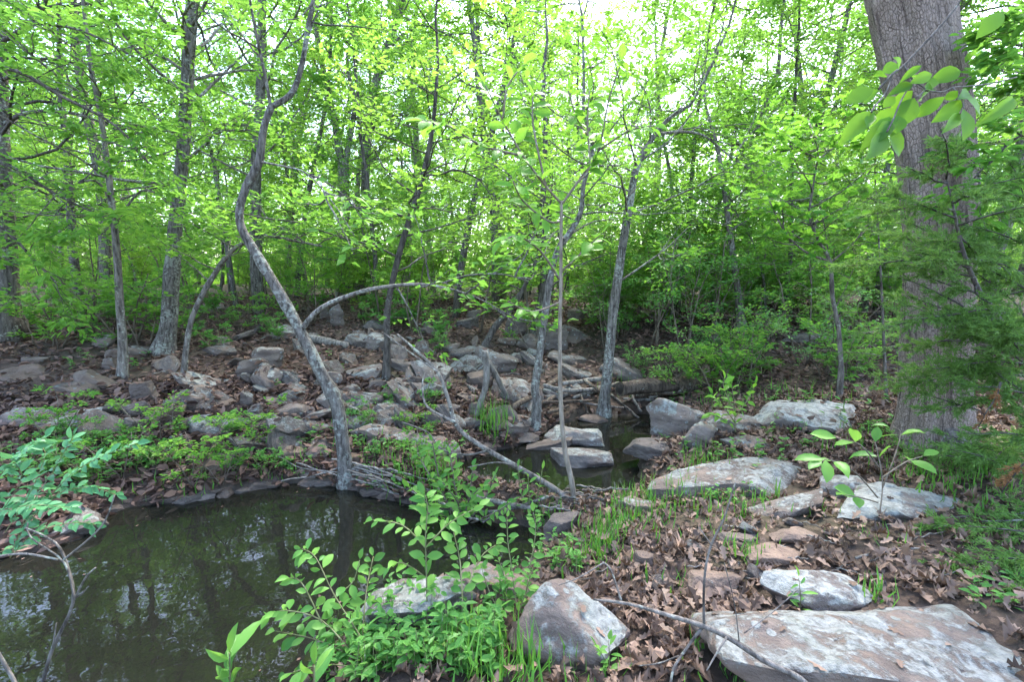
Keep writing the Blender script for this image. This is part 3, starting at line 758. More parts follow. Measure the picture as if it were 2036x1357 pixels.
def hero_tree(name, label, trace, bark, leafm, seed, branches=(), dy=0.0, Y0=None, top=3.0, nl=14, llen=1.6, L=.072, nleaf=22, spread=.24, t0=.3,
              nsub=6, noun=None, group=None, up_len=1.0, k=12, ratio=.55, flare=1.5, lkind='quad', ws=.9):
    rng = np.random.default_rng(seed)
    if Y0 is None: Y0 = G(trace[0][0], trace[0][1])[1]
    sp, rd = spine_px(trace, Y0, dy); rd = rd * ws
    base = sp[0].copy(); gz = h1(base[0], base[1])
    base = np.array([base[0], base[1], gz if Y0 > 0 else base[2]])
    # root end goes a little into the soil and flares
    sl = np.concatenate([[0], np.cumsum(np.linalg.norm(np.diff(sp, axis=0), axis=1))]); rd = rd * (1 + (flare - 1) * np.exp(-sl / .12))
    for _ in range(int(rng.integers(2, 5))):      # knots and swellings
        rd = rd * (1 + rng.uniform(.08, .22) * np.exp(-((sl - rng.uniform(.1, 1) * sl[-1]) / rng.uniform(.03, .07)) ** 2))
    sp = np.concatenate([[[sp[0][0], sp[0][1], min(gz, sp[0][2]) - .12]], sp]); rd = np.concatenate([[rd[0] * 1.15], rd])
    root = thing(name, base, label, 'tree', group)
    tb = Tubes(); lv = Leaves()
    d = nrm(sp[-1] - sp[-4])
    if top > 0:
        ext = polyline(rng, sp[-1], d * .7 + UP * .5, top, 8, .10, .05)
        full = np.concatenate([sp, ext[1:]]); fr = np.concatenate([rd, np.linspace(rd[-1], rd[-1] * .2, 9)[1:]])
    else: full, fr = sp, rd
    tb.add(full, fr, k, rough=.17, seed=seed)
    link('trunk', tb.mesh('trunk', M[bark], origin=base), root)
    br = Tubes(); brp = []
    for tr in branches:
        bdy = tr[1]; pts = tr[0]; bY = tr[2] if len(tr) > 2 else None
        if bY is None:
            # start depth: nearest trunk point
            q = min(range(len(sp)), key=lambda i: (proj(sp[i])[0] - pts[0][0]) ** 2 + (proj(sp[i])[1] - pts[0][1]) ** 2); bY = sp[q][1]
        bp, bra = spine_px(pts, bY, bdy); bra = bra * ws
        one = Tubes(); one.add(bp, bra, 8, rough=.08, seed=seed + 3)
        link('branch', one.mesh('branch', M[bark], origin=base), root); brp.append((bp, bra))
    # free limbs
    ts = t0 + (1 - t0) * (np.arange(nl) + rng.random(nl)) / max(nl, 1)
    if nl:
        q, tg = along(full, ts); az = rng.random() * 6.3
        for i in range(nl):
            az += 2.4 + rng.normal(0, .4)
            dd = np.array([math.cos(az), math.sin(az), rng.uniform(.0, .55)])
            ll = llen * rng.uniform(.55, 1.15) * (1.1 - .45 * ts[i])
            limb(rng, br, lv, q[i], dd, ll, max(.008, min(.022, np.interp(ts[i], np.linspace(0, 1, len(fr)), fr) * .35)), nsub, nleaf, spread, L, ratio)
    for bp, bra in brp:
        m_ = max(3, int(np.linalg.norm(bp[-1] - bp[0]) * 4))
        tt = .35 + .65 * rng.random(m_); q, tg = along(bp, tt)
        for i in range(m_):
            dd = tg[i] * .5 + rng.normal(0, .6, 3) + UP * .2
            limb(rng, br, lv, q[i], dd, llen * rng.uniform(.25, .5), .008, 3, nleaf, spread, L, ratio)
    if br.n: tag(link('twig', br.mesh('twig', M[bark], origin=base), root), kind='stuff')
    if lv.count(): tag(link('crown', lv.mesh('crown', M[leafm], lkind, rng, origin=base), root), kind='stuff')
    HERO.append((root, proj(sp[len(sp) // 2])[0], noun or label)); return root

# --- the curved tree by the pool
hero_tree('curved_tree', 'grey mottled tree curving left then up from the far pool edge', [(690, 955, 50), (680, 870, 46), (668, 800, 46), (640, 745, 44), (600, 665, 42), (560, 590, 40), (510, 505, 36), (476, 440, 30), (488, 375, 31), (514, 325, 30), (524, 255, 27), (540, 212, 27)],
  'bark_grey', 'leaf_mid', 1, top=0, nl=0, dy=.15, ws=0.57, noun='curved tree', nleaf=9, llen=1.5, branches=[
  ([(540, 212, 22), (580, 185, 22), (600, 130, 20), (612, 60, 18), (625, -10, 16), (640, -120, 12), (660, -260, 7)], .5),
  ([(538, 212, 13), (527, 150, 13), (512, 80, 11), (497, 0, 10), (480, -120, 6)], -.3),
  ([(600, 655, 24), (640, 612, 19), (720, 580, 16), (800, 567, 13), (860, 568, 9), (930, 585, 5), (985, 612, 3.5), (1020, 645, 2)], -.1),
  ([(880, 564, 9), (930, 548, 7), (1000, 546, 5), (1050, 560, 3)], -.1),
  ([(517, 322, 9), (560, 330, 8), (610, 345, 6), (660, 400, 4), (705, 470, 3)], -.5)], L=.075)
# --- trees on the far slope
hero_tree('straight_tree', 'tall straight trunk with rough grey bark on the left slope', [(325, 700, 48), (336, 640, 42), (342, 540, 37), (350, 430, 35), (362, 330, 32), (370, 200, 30), (376, 90, 28), (382, 0, 28)],
  'bark_grey', 'leaf_mid', 2, top=2.2, nl=24, llen=2.3, t0=.42, ws=0.9, noun='straight tall trunk', L=.09, nleaf=18, nsub=7)
hero_tree('slim_tree', 'slim dark upright tree with lichen left of the straight trunk', [(243, 752, 26), (244, 690, 24), (238, 600, 22), (232, 500, 20), (222, 400, 18), (210, 300, 16), (198, 215, 15), (180, 130, 13), (165, 0, 10)],
  'bark', 'leaf_mid', 3, top=1.3, nl=22, llen=2.0, t0=.35, ws=0.82, noun='slim upright trunk', nleaf=20, nsub=7, branches=[
  ([(222, 400, 8), (190, 360, 7), (140, 370, 6), (90, 390, 4)], -.4), ([(228, 450, 8), (280, 380, 6), (330, 400, 5), (370, 450, 3)], .3)])
hero_tree('bent_tree', 'thin tree bending right, between the straight trunk and the curved tree', [(364, 762, 15), (370, 700, 14), (380, 640, 13), (398, 595, 13), (425, 548, 12), (455, 505, 11), (490, 478, 10), (520, 468, 8), (580, 478, 6), (640, 490, 4)],
  'bark', 'leaf_mid', 4, top=0, nl=14, llen=1.1, t0=.4, noun='thin bent tree', nsub=4)
hero_tree('edge_tree', 'thick dark trunk cut by the left edge of the picture', [(15, 640, 62), (18, 540, 50), (12, 420, 42), (5, 300, 38), (2, 200, 36), (-5, 0, 36)],
  'bark_dark', 'leaf_mid', 5, top=1.8, nl=26, llen=2.8, t0=.28, noun='left edge trunk', nleaf=20, nsub=8, Y0=6.2, branches=[
  ([(5, 250, 14), (50, 225, 12), (120, 222, 10), (180, 235, 8), (240, 262, 5)], -.5), ([(0, 85, 14), (40, 60, 12), (80, 25, 10), (95, -10, 8)], -.3), ([(0, 160, 12), (40, 145, 9), (80, 140, 5)], -.4)])
hero_tree('leaning_dark_tree', 'slim dark tree leaning right behind the tilted slabs', [(768, 755, 22), (770, 690, 20), (770, 620, 20), (785, 540, 19), (808, 455, 18), (832, 380, 17), (850, 310, 15), (862, 240, 13), (868, 170, 10)],
  'bark_dark', 'leaf_far', 6, top=1.8, nl=22, llen=1.8, t0=.3, ws=0.66, noun='dark leaning tree', nleaf=18, nsub=6, branches=[
  ([(840, 350, 8), (880, 345, 7), (910, 338, 6), (960, 360, 4)], .2), ([(800, 430, 8), (760, 420, 7), (700, 412, 5), (640, 415, 3)], .3)])
hero_tree('creek_tree', 'big smooth grey tree rising from the rear pool beside the hollow log', [(1200, 826, 46), (1203, 780, 36), (1212, 700, 34), (1222, 600, 32), (1236, 500, 30), (1250, 420, 28), (1262, 345, 24), (1280, 305, 22), (1304, 265, 18), (1335, 232, 15), (1372, 210, 12)],
  'bark_grey', 'leaf_pale', 7, top=2.4, nl=16, llen=1.9, t0=.38, ws=0.58, noun='big creek tree', nleaf=16, nsub=6, branches=[
  ([(1305, 268, 12), (1350, 262, 11), (1400, 270, 9), (1450, 310, 7), (1500, 345, 4)], .4), ([(1250, 430, 8), (1220, 400, 8), (1180, 420, 6), (1140, 440, 4)], .3), ([(1262, 345, 7), (1230, 330, 6), (1170, 330, 4)], -.2), ([(1232, 560, 8), (1290, 520, 7), (1330, 490, 5), (1370, 450, 3)], .4)])
hero_tree('crooked_tree', 'crooked grey tree with kinked foot left of the slender sapling', [(1062, 850, 30), (1068, 800, 26), (1064, 770, 25), (1074, 700, 22), (1084, 620, 20), (1095, 550, 19), (1110, 495, 18), (1135, 460, 17), (1155, 420, 15), (1160, 370, 13), (1178, 300, 11), (1160, 220, 10)],
  'bark_grey', 'leaf_pale', 8, top=2.4, nl=16, llen=1.7, t0=.45, ws=0.66, noun='crooked creek tree', nleaf=14, nsub=6)
hero_tree('dark_leaner', 'short dark trunk leaning right on the rocks behind the crooked tree', [(1058, 668, 22), (1070, 630, 21), (1078, 590, 19), (1082, 540, 17), (1078, 460, 14), (1080, 380, 12), (1086, 250, 10)],
  'bark_dark', 'leaf_far', 9, top=3, nl=18, llen=1.9, t0=.3, noun='short dark trunk', nleaf=16)
hero_tree('slanting_tree', 'dark thin trunk slanting up right from the boulders at centre', [(958, 698, 14), (985, 650, 14), (1015, 615, 12), (1040, 575, 10), (1062, 530, 8), (1080, 470, 6)],
  'bark_dark', 'leaf_far', 10, top=1.2, nl=10, llen=1.2, t0=.4, noun='dark slanting trunk', nleaf=12)
hero_tree('forked_oak', 'large forked oak far back with twisted limbs at centre left', [(680, 628, 34), (682, 540, 30), (684, 440, 28), (683, 350, 27), (682, 320, 26)],
  'bark', 'leaf_far', 12, Y0=13.0, top=0, nl=4, llen=2.0, t0=.7, noun='forked oak', L=.10, nleaf=20, branches=[
  ([(678, 325, 18), (665, 240, 16), (645, 150, 14), (628, 60, 12), (612, -60, 8)], 1.0), ([(686, 325, 15), (700, 250, 13), (705, 200, 10), (690, 130, 8), (700, 60, 5)], .5), ([(665, 240, 8), (640, 200, 6), (600, 190, 4)], .8)])
hero_tree('twisted_oak', 'dark twisted oak limbs reaching up right of the forked oak', [(716, 625, 22), (722, 500, 21), (726, 400, 20), (728, 310, 20), (736, 230, 20), (745, 170, 18), (765, 110, 17), (785, 50, 14), (800, 0, 12)],
  'bark', 'leaf_far', 13, Y0=13.5, top=3, nl=12, llen=2.4, t0=.6, noun='twisted oak', L=.10, nleaf=20, branches=[
  ([(734, 262, 11), (760, 235, 9), (800, 228, 6)], .5), ([(737, 320, 8), (755, 300, 8), (770, 272, 6)], .3), ([(770, 100, 7), (800, 70, 6), (850, 40, 4)], .4), ([(762, 120, 8), (730, 70, 6), (690, 40, 4)], -.4)])
hero_tree('thin_right_tree', 'thin straight tree in the bushes between big creek tree and huge trunk', [(1472, 640, 17), (1464, 560, 15), (1452, 470, 13), (1440, 380, 11), (1428, 300, 9), (1405, 220, 7)],
  'bark', 'leaf_far', 14, top=2.2, nl=18, llen=1.6, t0=.2, noun='thin right tree', Y0=8.0)
hero_tree('oak_sapling', 'small oak sapling with pale lobed leaves left of the huge trunk', [(1672, 740, 10), (1668, 660, 10), (1655, 590, 10), (1650, 520, 9), (1625, 475, 7), (1610, 430, 6), (1615, 380, 5), (1625, 320, 3)],
  'bark', 'leaf_pale', 15, top=.3, nl=22, llen=.75, t0=.42, noun='oak sapling', Y0=4.6, L=.095, nleaf=6, spread=.2, nsub=4, branches=[
  ([(1650, 520, 6), (1600, 500, 5), (1560, 460, 4), (1530, 400, 3)], -.2), ([(1655, 520, 5), (1700, 480, 4), (1720, 450, 3)], -.1)], lkind='oak', ratio=.9)
hero_tree('grey_background_tree', 'grey limbed tree far right with spreading crown left of the huge trunk', [(1490, 600, 16), (1485, 450, 15), (1490, 330, 15), (1500, 270, 14), (1520, 220, 12), (1545, 150, 10)],
  'bark', 'leaf_far', 16, top=3, nl=24, llen=2.6, t0=.3, noun='grey spreading tree', Y0=11, L=.10, nleaf=20, nsub=7, branches=[
  ([(1490, 300, 10), (1440, 270, 9), (1400, 268, 7), (1360, 290, 5)], -.5), ([(1492, 285, 9), (1540, 300, 7), (1590, 300, 5), (1640, 330, 3)], -.3)])

# --- huge trunk at right, bark plates as relief
def huge_trunk():
    rng = np.random.default_rng(77)
    Y0 = G(1852, 885)[1]
    tr = [(1860, 905, 235), (1860, 880, 195), (1861, 840, 168), (1862, 780, 158), (1862, 690, 158), (1864, 600, 156), (1867, 500, 158), (1866, 400, 164), (1857, 300, 166), (1843, 200, 172), (1822, 100, 178), (1806, 0, 186), (1790, -90, 186), (1770, -260, 180), (1745, -520, 165)]
    sp, rd = spine_px(tr, Y0, .3, 30)
    base = np.array([sp[0][0], sp[0][1], h1(sp[0][0], sp[0][1])])
    sp[0][2] -= .15
    n = len(sp); k = 168
    th = np.linspace(0, 2 * np.pi, k, endpoint=False)
    s = np.concatenate([[0], np.cumsum(np.linalg.norm(np.diff(sp, axis=0), axis=1))])
    # plates live in (round, up) coordinates, their seam at the back of the trunk
    arc = np.mod(th - np.pi / 2, 2 * np.pi) * .34
    A, S = np.meshgrid(arc / .025, s / .044)
    lump = fbm(np.stack([np.cos(th)[None] * 1.5 + 0 * S, np.sin(th)[None] * 1.5 + 0 * S, S * .02], -1).reshape(-1, 3) * 3, 4, 3).reshape(S.shape)
    small = vnoise(np.stack([np.cos(th)[None] * 14 + 0 * S, np.sin(th)[None] * 14 + 0 * S, S * .5], -1).reshape(-1, 3), 6).reshape(S.shape)
    hgt = lump * .022 + small * .005 - .032
    rr_ = rd[:, None] + hgt + .02 * np.cos(th * 2 + 1)[None] + .012 * np.cos(th * 5 + s[:, None])[:, :]
    fl = np.exp(-s / .16)[:, None]
    rr_ = rr_ + fl * .10 * np.maximum(0, np.cos(th * 5 + .7))[None]
    T_ = nrm(np.gradient(sp, axis=0)); a = np.array([1., 0, 0]); U = nrm(a - (T_ @ a)[:, None] * T_); W = np.cross(T_, U)
    ring = sp[:, None] + rr_[..., None] * (np.cos(th)[None, :, None] * U[:, None] + np.sin(th)[None, :, None] * W[:, None])
    i = np.arange(n - 1)[:, None] * k; j = np.arange(k)[None]; j2 = (j + 1) % k
    Q = np.stack([i + j, i + j2, i + k + j2, i + k + j], -1).reshape(-1, 4)
    root = thing('huge_tree', base, 'huge old tree trunk with plated grey bark at right', 'tree')
    link('trunk', mesh_np('trunk', ring.reshape(-1, 3) - base, [Q], M['oak_bark'], smooth=True, vec=np.stack([A, S, 0 * S], -1).reshape(-1, 3)), root)
    br = Tubes(); lv = Leaves(); q = sp[-1]
    for kx in range(16):
        az = kx * 2.4; d = np.array([math.cos(az), math.sin(az), rng.uniform(.15, .9)])
        limb(rng, br, lv, q - UP * rng.uniform(0, .5), d, rng.uniform(2.2, 3.6), .05, 10, 22, .3, .10, t0=.3)
    br.add(np.array([q, q + UP * 1.5 + .2, q + UP * 3]), [rd[-1], .15, .06], 12)
    tag(link('branch', br.mesh('branch', M['bark'], origin=base), root), kind='stuff')
    tag(link('crown', lv.mesh('crown', M['leaf_mid'], 'quad', rng, origin=base), root), kind='stuff')
    # surface roots
    for (x1, y1) in ((1770, 893), (1960, 900), (1905, 925)):
        rt = Tubes(); e1 = G(x1, y1); p0 = base + np.array([0, -.1, .12])
        t_ = np.linspace(0, 1, 7)[:, None]; pts = p0 * (1 - t_) + e1 * t_
        pts[:, 2] = H(pts[:, 0], pts[:, 1]) + np.linspace(.10, -.03, 7); rt.add(pts, np.linspace(.10, .03, 7), 10, rough=.2)
        link('root', rt.mesh('root', M['bark'], origin=base), root)
    HERO.append((root, 1862, 'huge trunk'))
huge_trunk()

# --- background wood: a few kinds, each copied
def proto_tree(seed, h, r, lean, nl, llen, L, b0, leafm, bark, nleaf=36, spread=.27, nsub=8):
    rng = np.random.default_rng(seed)
    sp = polyline(rng, (0, 0, -.1), (lean, rng.normal(0, .05), 1), h, 12, .055, .05); rd = r * np.linspace(1.15, .12, 13) ** .85
    root = thing('background_tree', (0, 0, -50), 'background tree', 'tree', 'trees of the far wood')
    tb = Tubes(); tb.add(sp, rd, 8, rough=.08); br = Tubes(); lv = Leaves(); az = rng.random() * 6
    ts = b0 + (1 - b0) * (np.arange(nl) + rng.random(nl)) / nl; q, tg = along(sp, ts)
    for i in range(nl):
        az += 2.4 + rng.normal(0, .5)
        dd = np.array([math.cos(az), math.sin(az), rng.uniform(0, .6)]); ll = llen * rng.uniform(.5, 1.2) * (1.15 - .6 * ts[i] ** 2)
        limb(rng, br, lv, q[i], dd, ll, max(.008, r * .22), nsub, nleaf, spread, L, .6, wig=.2)
    link('trunk', tb.mesh('trunk', M[bark]), root)
    tag(link('branch', br.mesh('branch', M[bark]), root), kind='stuff')
    tag(link('crown', lv.mesh('crown', M[leafm], 'quad', rng), root), kind='stuff')
    return root
PROTO = [proto_tree(201, 10.5, .10, .05, 36, 2.5, .085, .22, 'leaf_far', 'bark'), proto_tree(202, 9.0, .07, -.06, 34, 2.2, .08, .18, 'leaf_far', 'bark_dark'),
         proto_tree(203, 12.0, .12, .03, 40, 2.9, .09, .25, 'leaf_far', 'bark'), proto_tree(204, 7.0, .045, .12, 30, 1.9, .075, .15, 'leaf_mid', 'bark_dark'),
         proto_tree(205, 8.0, .055, -.12, 30, 2.1, .075, .16, 'leaf_mid', 'bark_grey'), proto_tree(206, 11.0, .085, -.02, 32, 2.4, .085, .38, 'leaf_far', 'bark')]
rng = np.random.default_rng(31)
BGT = []
seen = [(x, y, k) for x, y, k in [  # trunks one can tell apart in the photograph: pixel foot, kind
  (110, 610, 1), (128, 600, 4), (163, 612, 1), (215, 600, 2), (283, 605, 3), (470, 598, 4), (515, 606, 0), (590, 594, 1), (612, 600, 3), (745, 600, 3), (865, 600, 4), (905, 600, 1),
  (1000, 604, 0), (1040, 600, 4), (1190, 600, 1), (1335, 604, 3), (1352, 600, 4), (1395, 604, 1), (1550, 640, 3), (1565, 606, 0), (1715, 640, 4), (1745, 612, 1), (1960, 620, 2)]]
def put_tree(x, y, k, s):
    src = PROTO[k]; used = src.get('used', 0); z = h1(x, y)
    if not used: o = src; o.location = (x, y, z); o.rotation_euler = (0, 0, rng.random() * 6.3); o.scale = (s, s, s); src['used'] = 1
    else: o = copy_thing(src, (x, y, z), rng.random() * 6.3, s, None, 'trees of the far wood')
    if 'used' in o.keys() and o is not src: del o['used']
    BGT.append(o)
for px, py, k in seen:
    Y = 9.5 + rng.random() * 7 if py < 612 else 8.0 + rng.random() * 2
    q = P(px, py, Y); put_tree(q[0], Y, k, rng.uniform(.85, 1.15))
tries = 0
while len(BGT) < 135 and tries < 4000:
    tries += 1
    Y = 9 + 33 * rng.random() ** 1.1; X = rng.uniform(-1.15, 1.15) * (Y + 2)
    if min((o.location.x - X) ** 2 + (o.location.y - Y) ** 2 for o in BGT) < (1.35 + Y * .02) ** 2: continue
    az = math.degrees(math.atan2(X, Y)); low = -50 < az < -30 and Y < 20
    put_tree(X, Y, int(rng.integers(3, 5)) if low else int(rng.integers(6)), rng.uniform(.7, .95) if low else rng.uniform(.8, 1.25))
for X, Y in ((-7, -3.5), (0.5, -7), (7.5, 5.5)):   # the wood goes on beside and behind
    put_tree(X, Y, int(rng.integers(3)), rng.uniform(.9, 1.1))
for s in PROTO:
    if 'used' in s.keys(): del s['used']
hs = sorted(HERO, key=lambda h: h[1])
inter = {}
for o in BGT:
    px = proj(np.array(o.location))[0] if o.location.y > .5 else None
    if px is None or not -150 < px < 2190: 
        inter.setdefault('out', []).append((o.location.x, o)); continue
    i = sum(1 for h in hs if h[1] < px)
    inter.setdefault(i, []).append((px, o))
for i, lst in inter.items():
    lst.sort(key=lambda q: q[0])
    for n_, (px, o) in enumerate(lst):
        if i == 'out': o['label'] = 'woodland tree standing outside the view, %s from left' % ordinal(n_)
        elif i == 0: o['label'] = '%s background tree left of the %s' % (ordinal(n_), hs[0][2])
        elif i == len(hs): o['label'] = '%s background tree right of the %s' % (ordinal(n_), hs[-1][2])
        else: o['label'] = '%s background tree between the %s and the %s' % (ordinal(n_), hs[i - 1][2], hs[i][2])
# far wood that reads as one mass
rng = np.random.default_rng(8)
n = 110000
Y = rng.uniform(30, 62, n); X = rng.uniform(-1.25, 1.25, n) * Y; Z = H(X, Y) + 13 * rng.random(n) ** 1.7
lump = vnoise(np.stack([X * .35, Y * .35, Z * .35], 1), 4)
kp = lump > -.25 - .3 * (Z < 4)
V, F_, idx = leaf_geo(np.stack([X, Y, Z], 1)[kp], rng.normal(0, 1, (kp.sum(), 3)), UP + rng.normal(0, .6, (kp.sum(), 3)), rng.uniform(.28, .55, kp.sum()), .3, 'quad')
tag(link('distant_woods', mesh_np('distant_woods', V, F_, M['leaf_far'], attr=(rng.random(kp.sum()) * .8 + .1)[idx])), 'mass of distant green woodland closing the view', 'woods', kind='stuff')

# ------------------------------------------------------------------ understorey: saplings and bushes
def proto_bush(name, seed, h, nst, L, nleaf, spread, leafm, bark, lean=.35, nsub=5, cat='bush', ratio=.55, nl=6):
    rng = np.random.default_rng(seed)
    root = thing(name, (0, 0, -50), name, cat)
    br = Tubes(); lv = Leaves()
    for i in range(nst):
        az = i * 2.4 + rng.random()
        hh = h * rng.uniform(.65, 1.1)
        st = polyline(rng, (rng.normal(0, .05), rng.normal(0, .05), -.04), (math.cos(az) * lean, math.sin(az) * lean, 1), hh, 8, .10, .03)
        br.add(st, np.linspace(.004 + .006 * h, .003, 9), 5)
        q, tg = along(st, .22 + .78 * (np.arange(nl) + rng.random(nl)) / nl)
        for j in range(nl):
            a2 = az + j * 2.4
            limb(rng, br, lv, q[j], (math.cos(a2), math.sin(a2), rng.uniform(.1, .6)), hh * rng.uniform(.22, .42), .005, nsub, nleaf, spread, L, ratio, k=4, t0=.15)
    tag(link('stem', br.mesh('stem', M[bark]), root), kind='stuff')
    tag(link('foliage', lv.mesh('foliage', M[leafm], 'quad', rng), root), kind='stuff')
    return root
rng = np.random.default_rng(91)
def scatter(protos, spots, group, phrase, smin, smax, wmin=.15):
    made = []
    used = set()
    for X, Y in spots:
        if water_d([X], [Y])[0] < wmin: continue
        p = protos[int(rng.integers(len(protos)))]; s = rng.uniform(smin, smax); loc = (X, Y, h1(X, Y)); rz = rng.random() * 6.3
        if p.name not in used and p.location.z < -40:
            used.add(p.name); p.location = loc; p.rotation_euler = (0, 0, rz); p.scale = (s, s, s); tag(p, None, None, group); o = p
        else: o = copy_thing(p, loc, rz, s, None, group)
        made.append(o)
    label_row(made, phrase); return made
def rect_spots(n, x0, x1, y0, y1):
    out = []
    for _ in range(n):
        g = G(rng.uniform(x0, x1), rng.uniform(y0, y1)); out.append((g[0], g[1]))
    return out
def fan_spots(n, ya, yb, fx=1.1):
    out = []
    for _ in range(n):
        Y = rng.uniform(ya, yb); out.append((rng.uniform(-fx, fx) * (Y + 1), Y))
    return out
SAP = [proto_bush('sapling', 301, 3.2, 2, .085, 14, .20, 'leaf_mid', 'bark', .12, 5, 'sapling', nl=11), proto_bush('sapling', 302, 2.4, 2, .08, 14, .18, 'leaf_far', 'bark_dark', .2, 5, 'sapling', nl=10),
       proto_bush('sapling', 303, 4.2, 1, .09, 16, .22, 'leaf_far', 'bark', .08, 6, 'sapling', nl=18)]
scatter(SAP, fan_spots(100, 11, 30), 'saplings of the far wood', 'leafy sapling in the far wood, %s of them', .8, 1.3)
SAPB = [proto_bush('sapling', 304, 1.9, 2, .07, 12, .16, 'leaf_mid', 'twig', .2, 5, 'sapling', nl=9), proto_bush('sapling', 305, 2.6, 1, .075, 14, .18, 'leaf_mid', 'twig', .15, 5, 'sapling', nl=12)]
scatter(SAPB, [(-6.2, 5.6), (-5.4, 6.2), (-4.9, 7.4), (-5.8, 8.2), (-3.6, 8.6), (-2.4, 8.9), (-1.6, 8.0), (-.6, 8.4), (.3, 8.0), (.9, 8.8), (1.8, 8.2), (2.6, 8.6), (3.4, 8.0), (4.3, 8.5), (5.4, 8.2), (4.8, 7.0), (5.8, 6.4)], 'saplings at the slope top', 'green sapling at the top of the rocky slope, %s of them', .8, 1.25)
LOW = [proto_bush('low_bush', 331, 1.3, 5, .06, 14, .14, 'leaf_mid', 'twig', .5, 5, nl=6), proto_bush('low_bush', 332, 1.8, 4, .065, 14, .15, 'leaf_far', 'twig', .4, 5, nl=8)]
scatter(LOW, fan_spots(55, 9.5, 22), 'bushes of the far wood', 'low bush in the far wood, %s of them', .7, 1.4)
scatter(SAP, [(rng.uniform(1.5, 8.5), rng.uniform(8.3, 12.5)) for _ in range(26)], 'saplings beyond the hollow log', 'leafy sapling beyond the hollow log, %s of them', .6, .95)
scatter(LOW, [(rng.uniform(1.2, 8.5), rng.uniform(7.8, 11.5)) for _ in range(22)], 'low bushes beyond the hollow log', 'low leafy bush beyond the hollow log, %s of them', .6, 1.1)
BUSH = [proto_bush('bush', 311, 1.1, 4, .045, 9, .11, 'leaf_blue', 'twig', .5, 4, nl=5), proto_bush('bush', 312, .75, 5, .04, 9, .10, 'leaf_shrub', 'twig', .65, 3, nl=5), proto_bush('bush', 313, 1.7, 3, .05, 9, .12, 'leaf_shrub', 'twig', .3, 4, nl=8), proto_bush('bush', 314, 1.3, 3, .05, 7, .12, 'leaf_mid', 'twig', .4, 4, nl=6)]
scatter(BUSH, [(1.75, 6.7), (2.05, 6.0), (2.5, 6.9), (2.9, 6.2), (3.3, 7.0), (3.8, 6.1), (2.3, 7.7), (3.1, 7.9), (4.0, 7.5), (4.5, 6.6), (1.5, 7.6), (2.7, 5.6), (3.5, 5.4), (5.0, 5.9), (1.9, 8.3), (3.6, 8.4)], 'bushes behind the hollow log', 'small leaved bush behind the hollow log and white slab, %s of them', .6, 1.3)
SEED = [proto_bush('seedling', 321, .42, 3, .05, 8, .06, 'leaf_shrub', 'stem_green', .5, 2, 'plant', nl=4), proto_bush('seedling', 322, .6, 3, .055, 8, .07, 'leaf_mid', 'twig', .4, 3, 'plant', nl=4), proto_bush('seedling', 323, .3, 4, .045, 8, .05, 'leaf_shrub', 'stem_green', .7, 2, 'plant', nl=3)]
scatter(SEED, rect_spots(26, 0, 640, 620, 700) + rect_spots(16, 640, 1150, 610, 700), 'seedlings high on the slope', 'leafy seedling high on the rocky slope, %s of them', .9, 1.7)
scatter(SEED, rect_spots(20, 20, 560, 860, 985), 'plants along the far bank', 'leafy green plant along the far pool bank, %s of them', .4, .8, .05)
scatter(SEED, rect_spots(16, 1340, 1780, 700, 800), 'plants around the white slab', 'low green plant behind the white slab, %s of them', .7, 1.3)
scatter(SEED, rect_spots(9, 700, 880, 800, 960), 'plants below the longest slab', 'small green plant below the longest slab, %s of them', .35, .7, .05)

# ------------------------------------------------------------------ litter, grass, herbs
rng = np.random.default_rng(17)
def litter_pts(n, xa, xb, ya, yb):
    X = rng.uniform(xa, xb, n); Y = rng.uniform(ya, yb, n)
    d = water_d(X, Y); k = d > .0
    X, Y = X[k], Y[k]
    return X, Y
X, Y = litter_pts(60000, -9, 9, 1.6, 15); kk = (rng.random(len(X)) < np.clip(1.25 - .05 * Y, .2, 1)) & ((Y > 3.4) | (X < -1.2)); X, Y = X[kk], Y[kk]
xb_, yb_ = litter_pts(26000, -5.5, .6, 1.8, 5.4); kb = (water_d(xb_, yb_) < 2.0) & ((yb_ > 3.3) | (xb_ < -1.4)); X = np.concatenate([X, xb_[kb]]); Y = np.concatenate([Y, yb_[kb]])
from mathutils.bvhtree import BVHTree
bpy.context.view_layer.update()
vv, ff = [], []; nb = 0
for o in ROCK_OBJ:
    me = o.data; c = np.empty(len(me.vertices) * 3, np.float32); me.vertices.foreach_get('co', c); c = c.reshape(-1, 3)
    mt = np.array(o.matrix_world); vv.append(c @ mt[:3, :3].T + mt[:3, 3])
    l = np.empty(len(me.loops), np.int32); me.loops.foreach_get('vertex_index', l); ff.append(l.reshape(-1, 3) + nb); nb += len(c)
BV = BVHTree.FromPolygons(np.concatenate(vv).tolist(), np.concatenate(ff).tolist())
def top(X, Y):
    """height of what lies at (x, y), and whether it is a rock"""
    z = H(X, Y); on = np.zeros(len(z), bool); nr = np.tile(UP, (len(z), 1))
    for i in range(len(z)):
        h, nn, _, _ = BV.ray_cast((X[i], Y[i], 4.0), (0, 0, -1))
        if h is not None and h[2] > z[i]: z[i] = h[2]; on[i] = True; nr[i] = nn
    return z, on, nr
Z, on, nr = top(X, Y); kk = ~on | (rng.random(len(X)) < .10); X, Y, Z, nr = X[kk], Y[kk], Z[kk], nr[kk]; n = len(X)
V, F_, idx = leaf_geo(np.stack([X, Y, Z + rng.random(n) * .03 + .004], 1), np.stack([rng.normal(0, 1, n), rng.normal(0, 1, n), rng.normal(0, .3, n)], 1), nr + rng.normal(0, .5, (n, 3)), rng.uniform(.05, .105, n), rng.uniform(.03, .06, n), 'oval', rng.uniform(-2.5, 3.0, n))
tag(link('leaf_litter', mesh_np('leaf_litter', V, F_, M['litter_dark'], attr=(rng.random(n) ** 1.3)[idx])), 'brown dead leaves carpeting the rocky slope', 'leaf litter', kind='stuff')
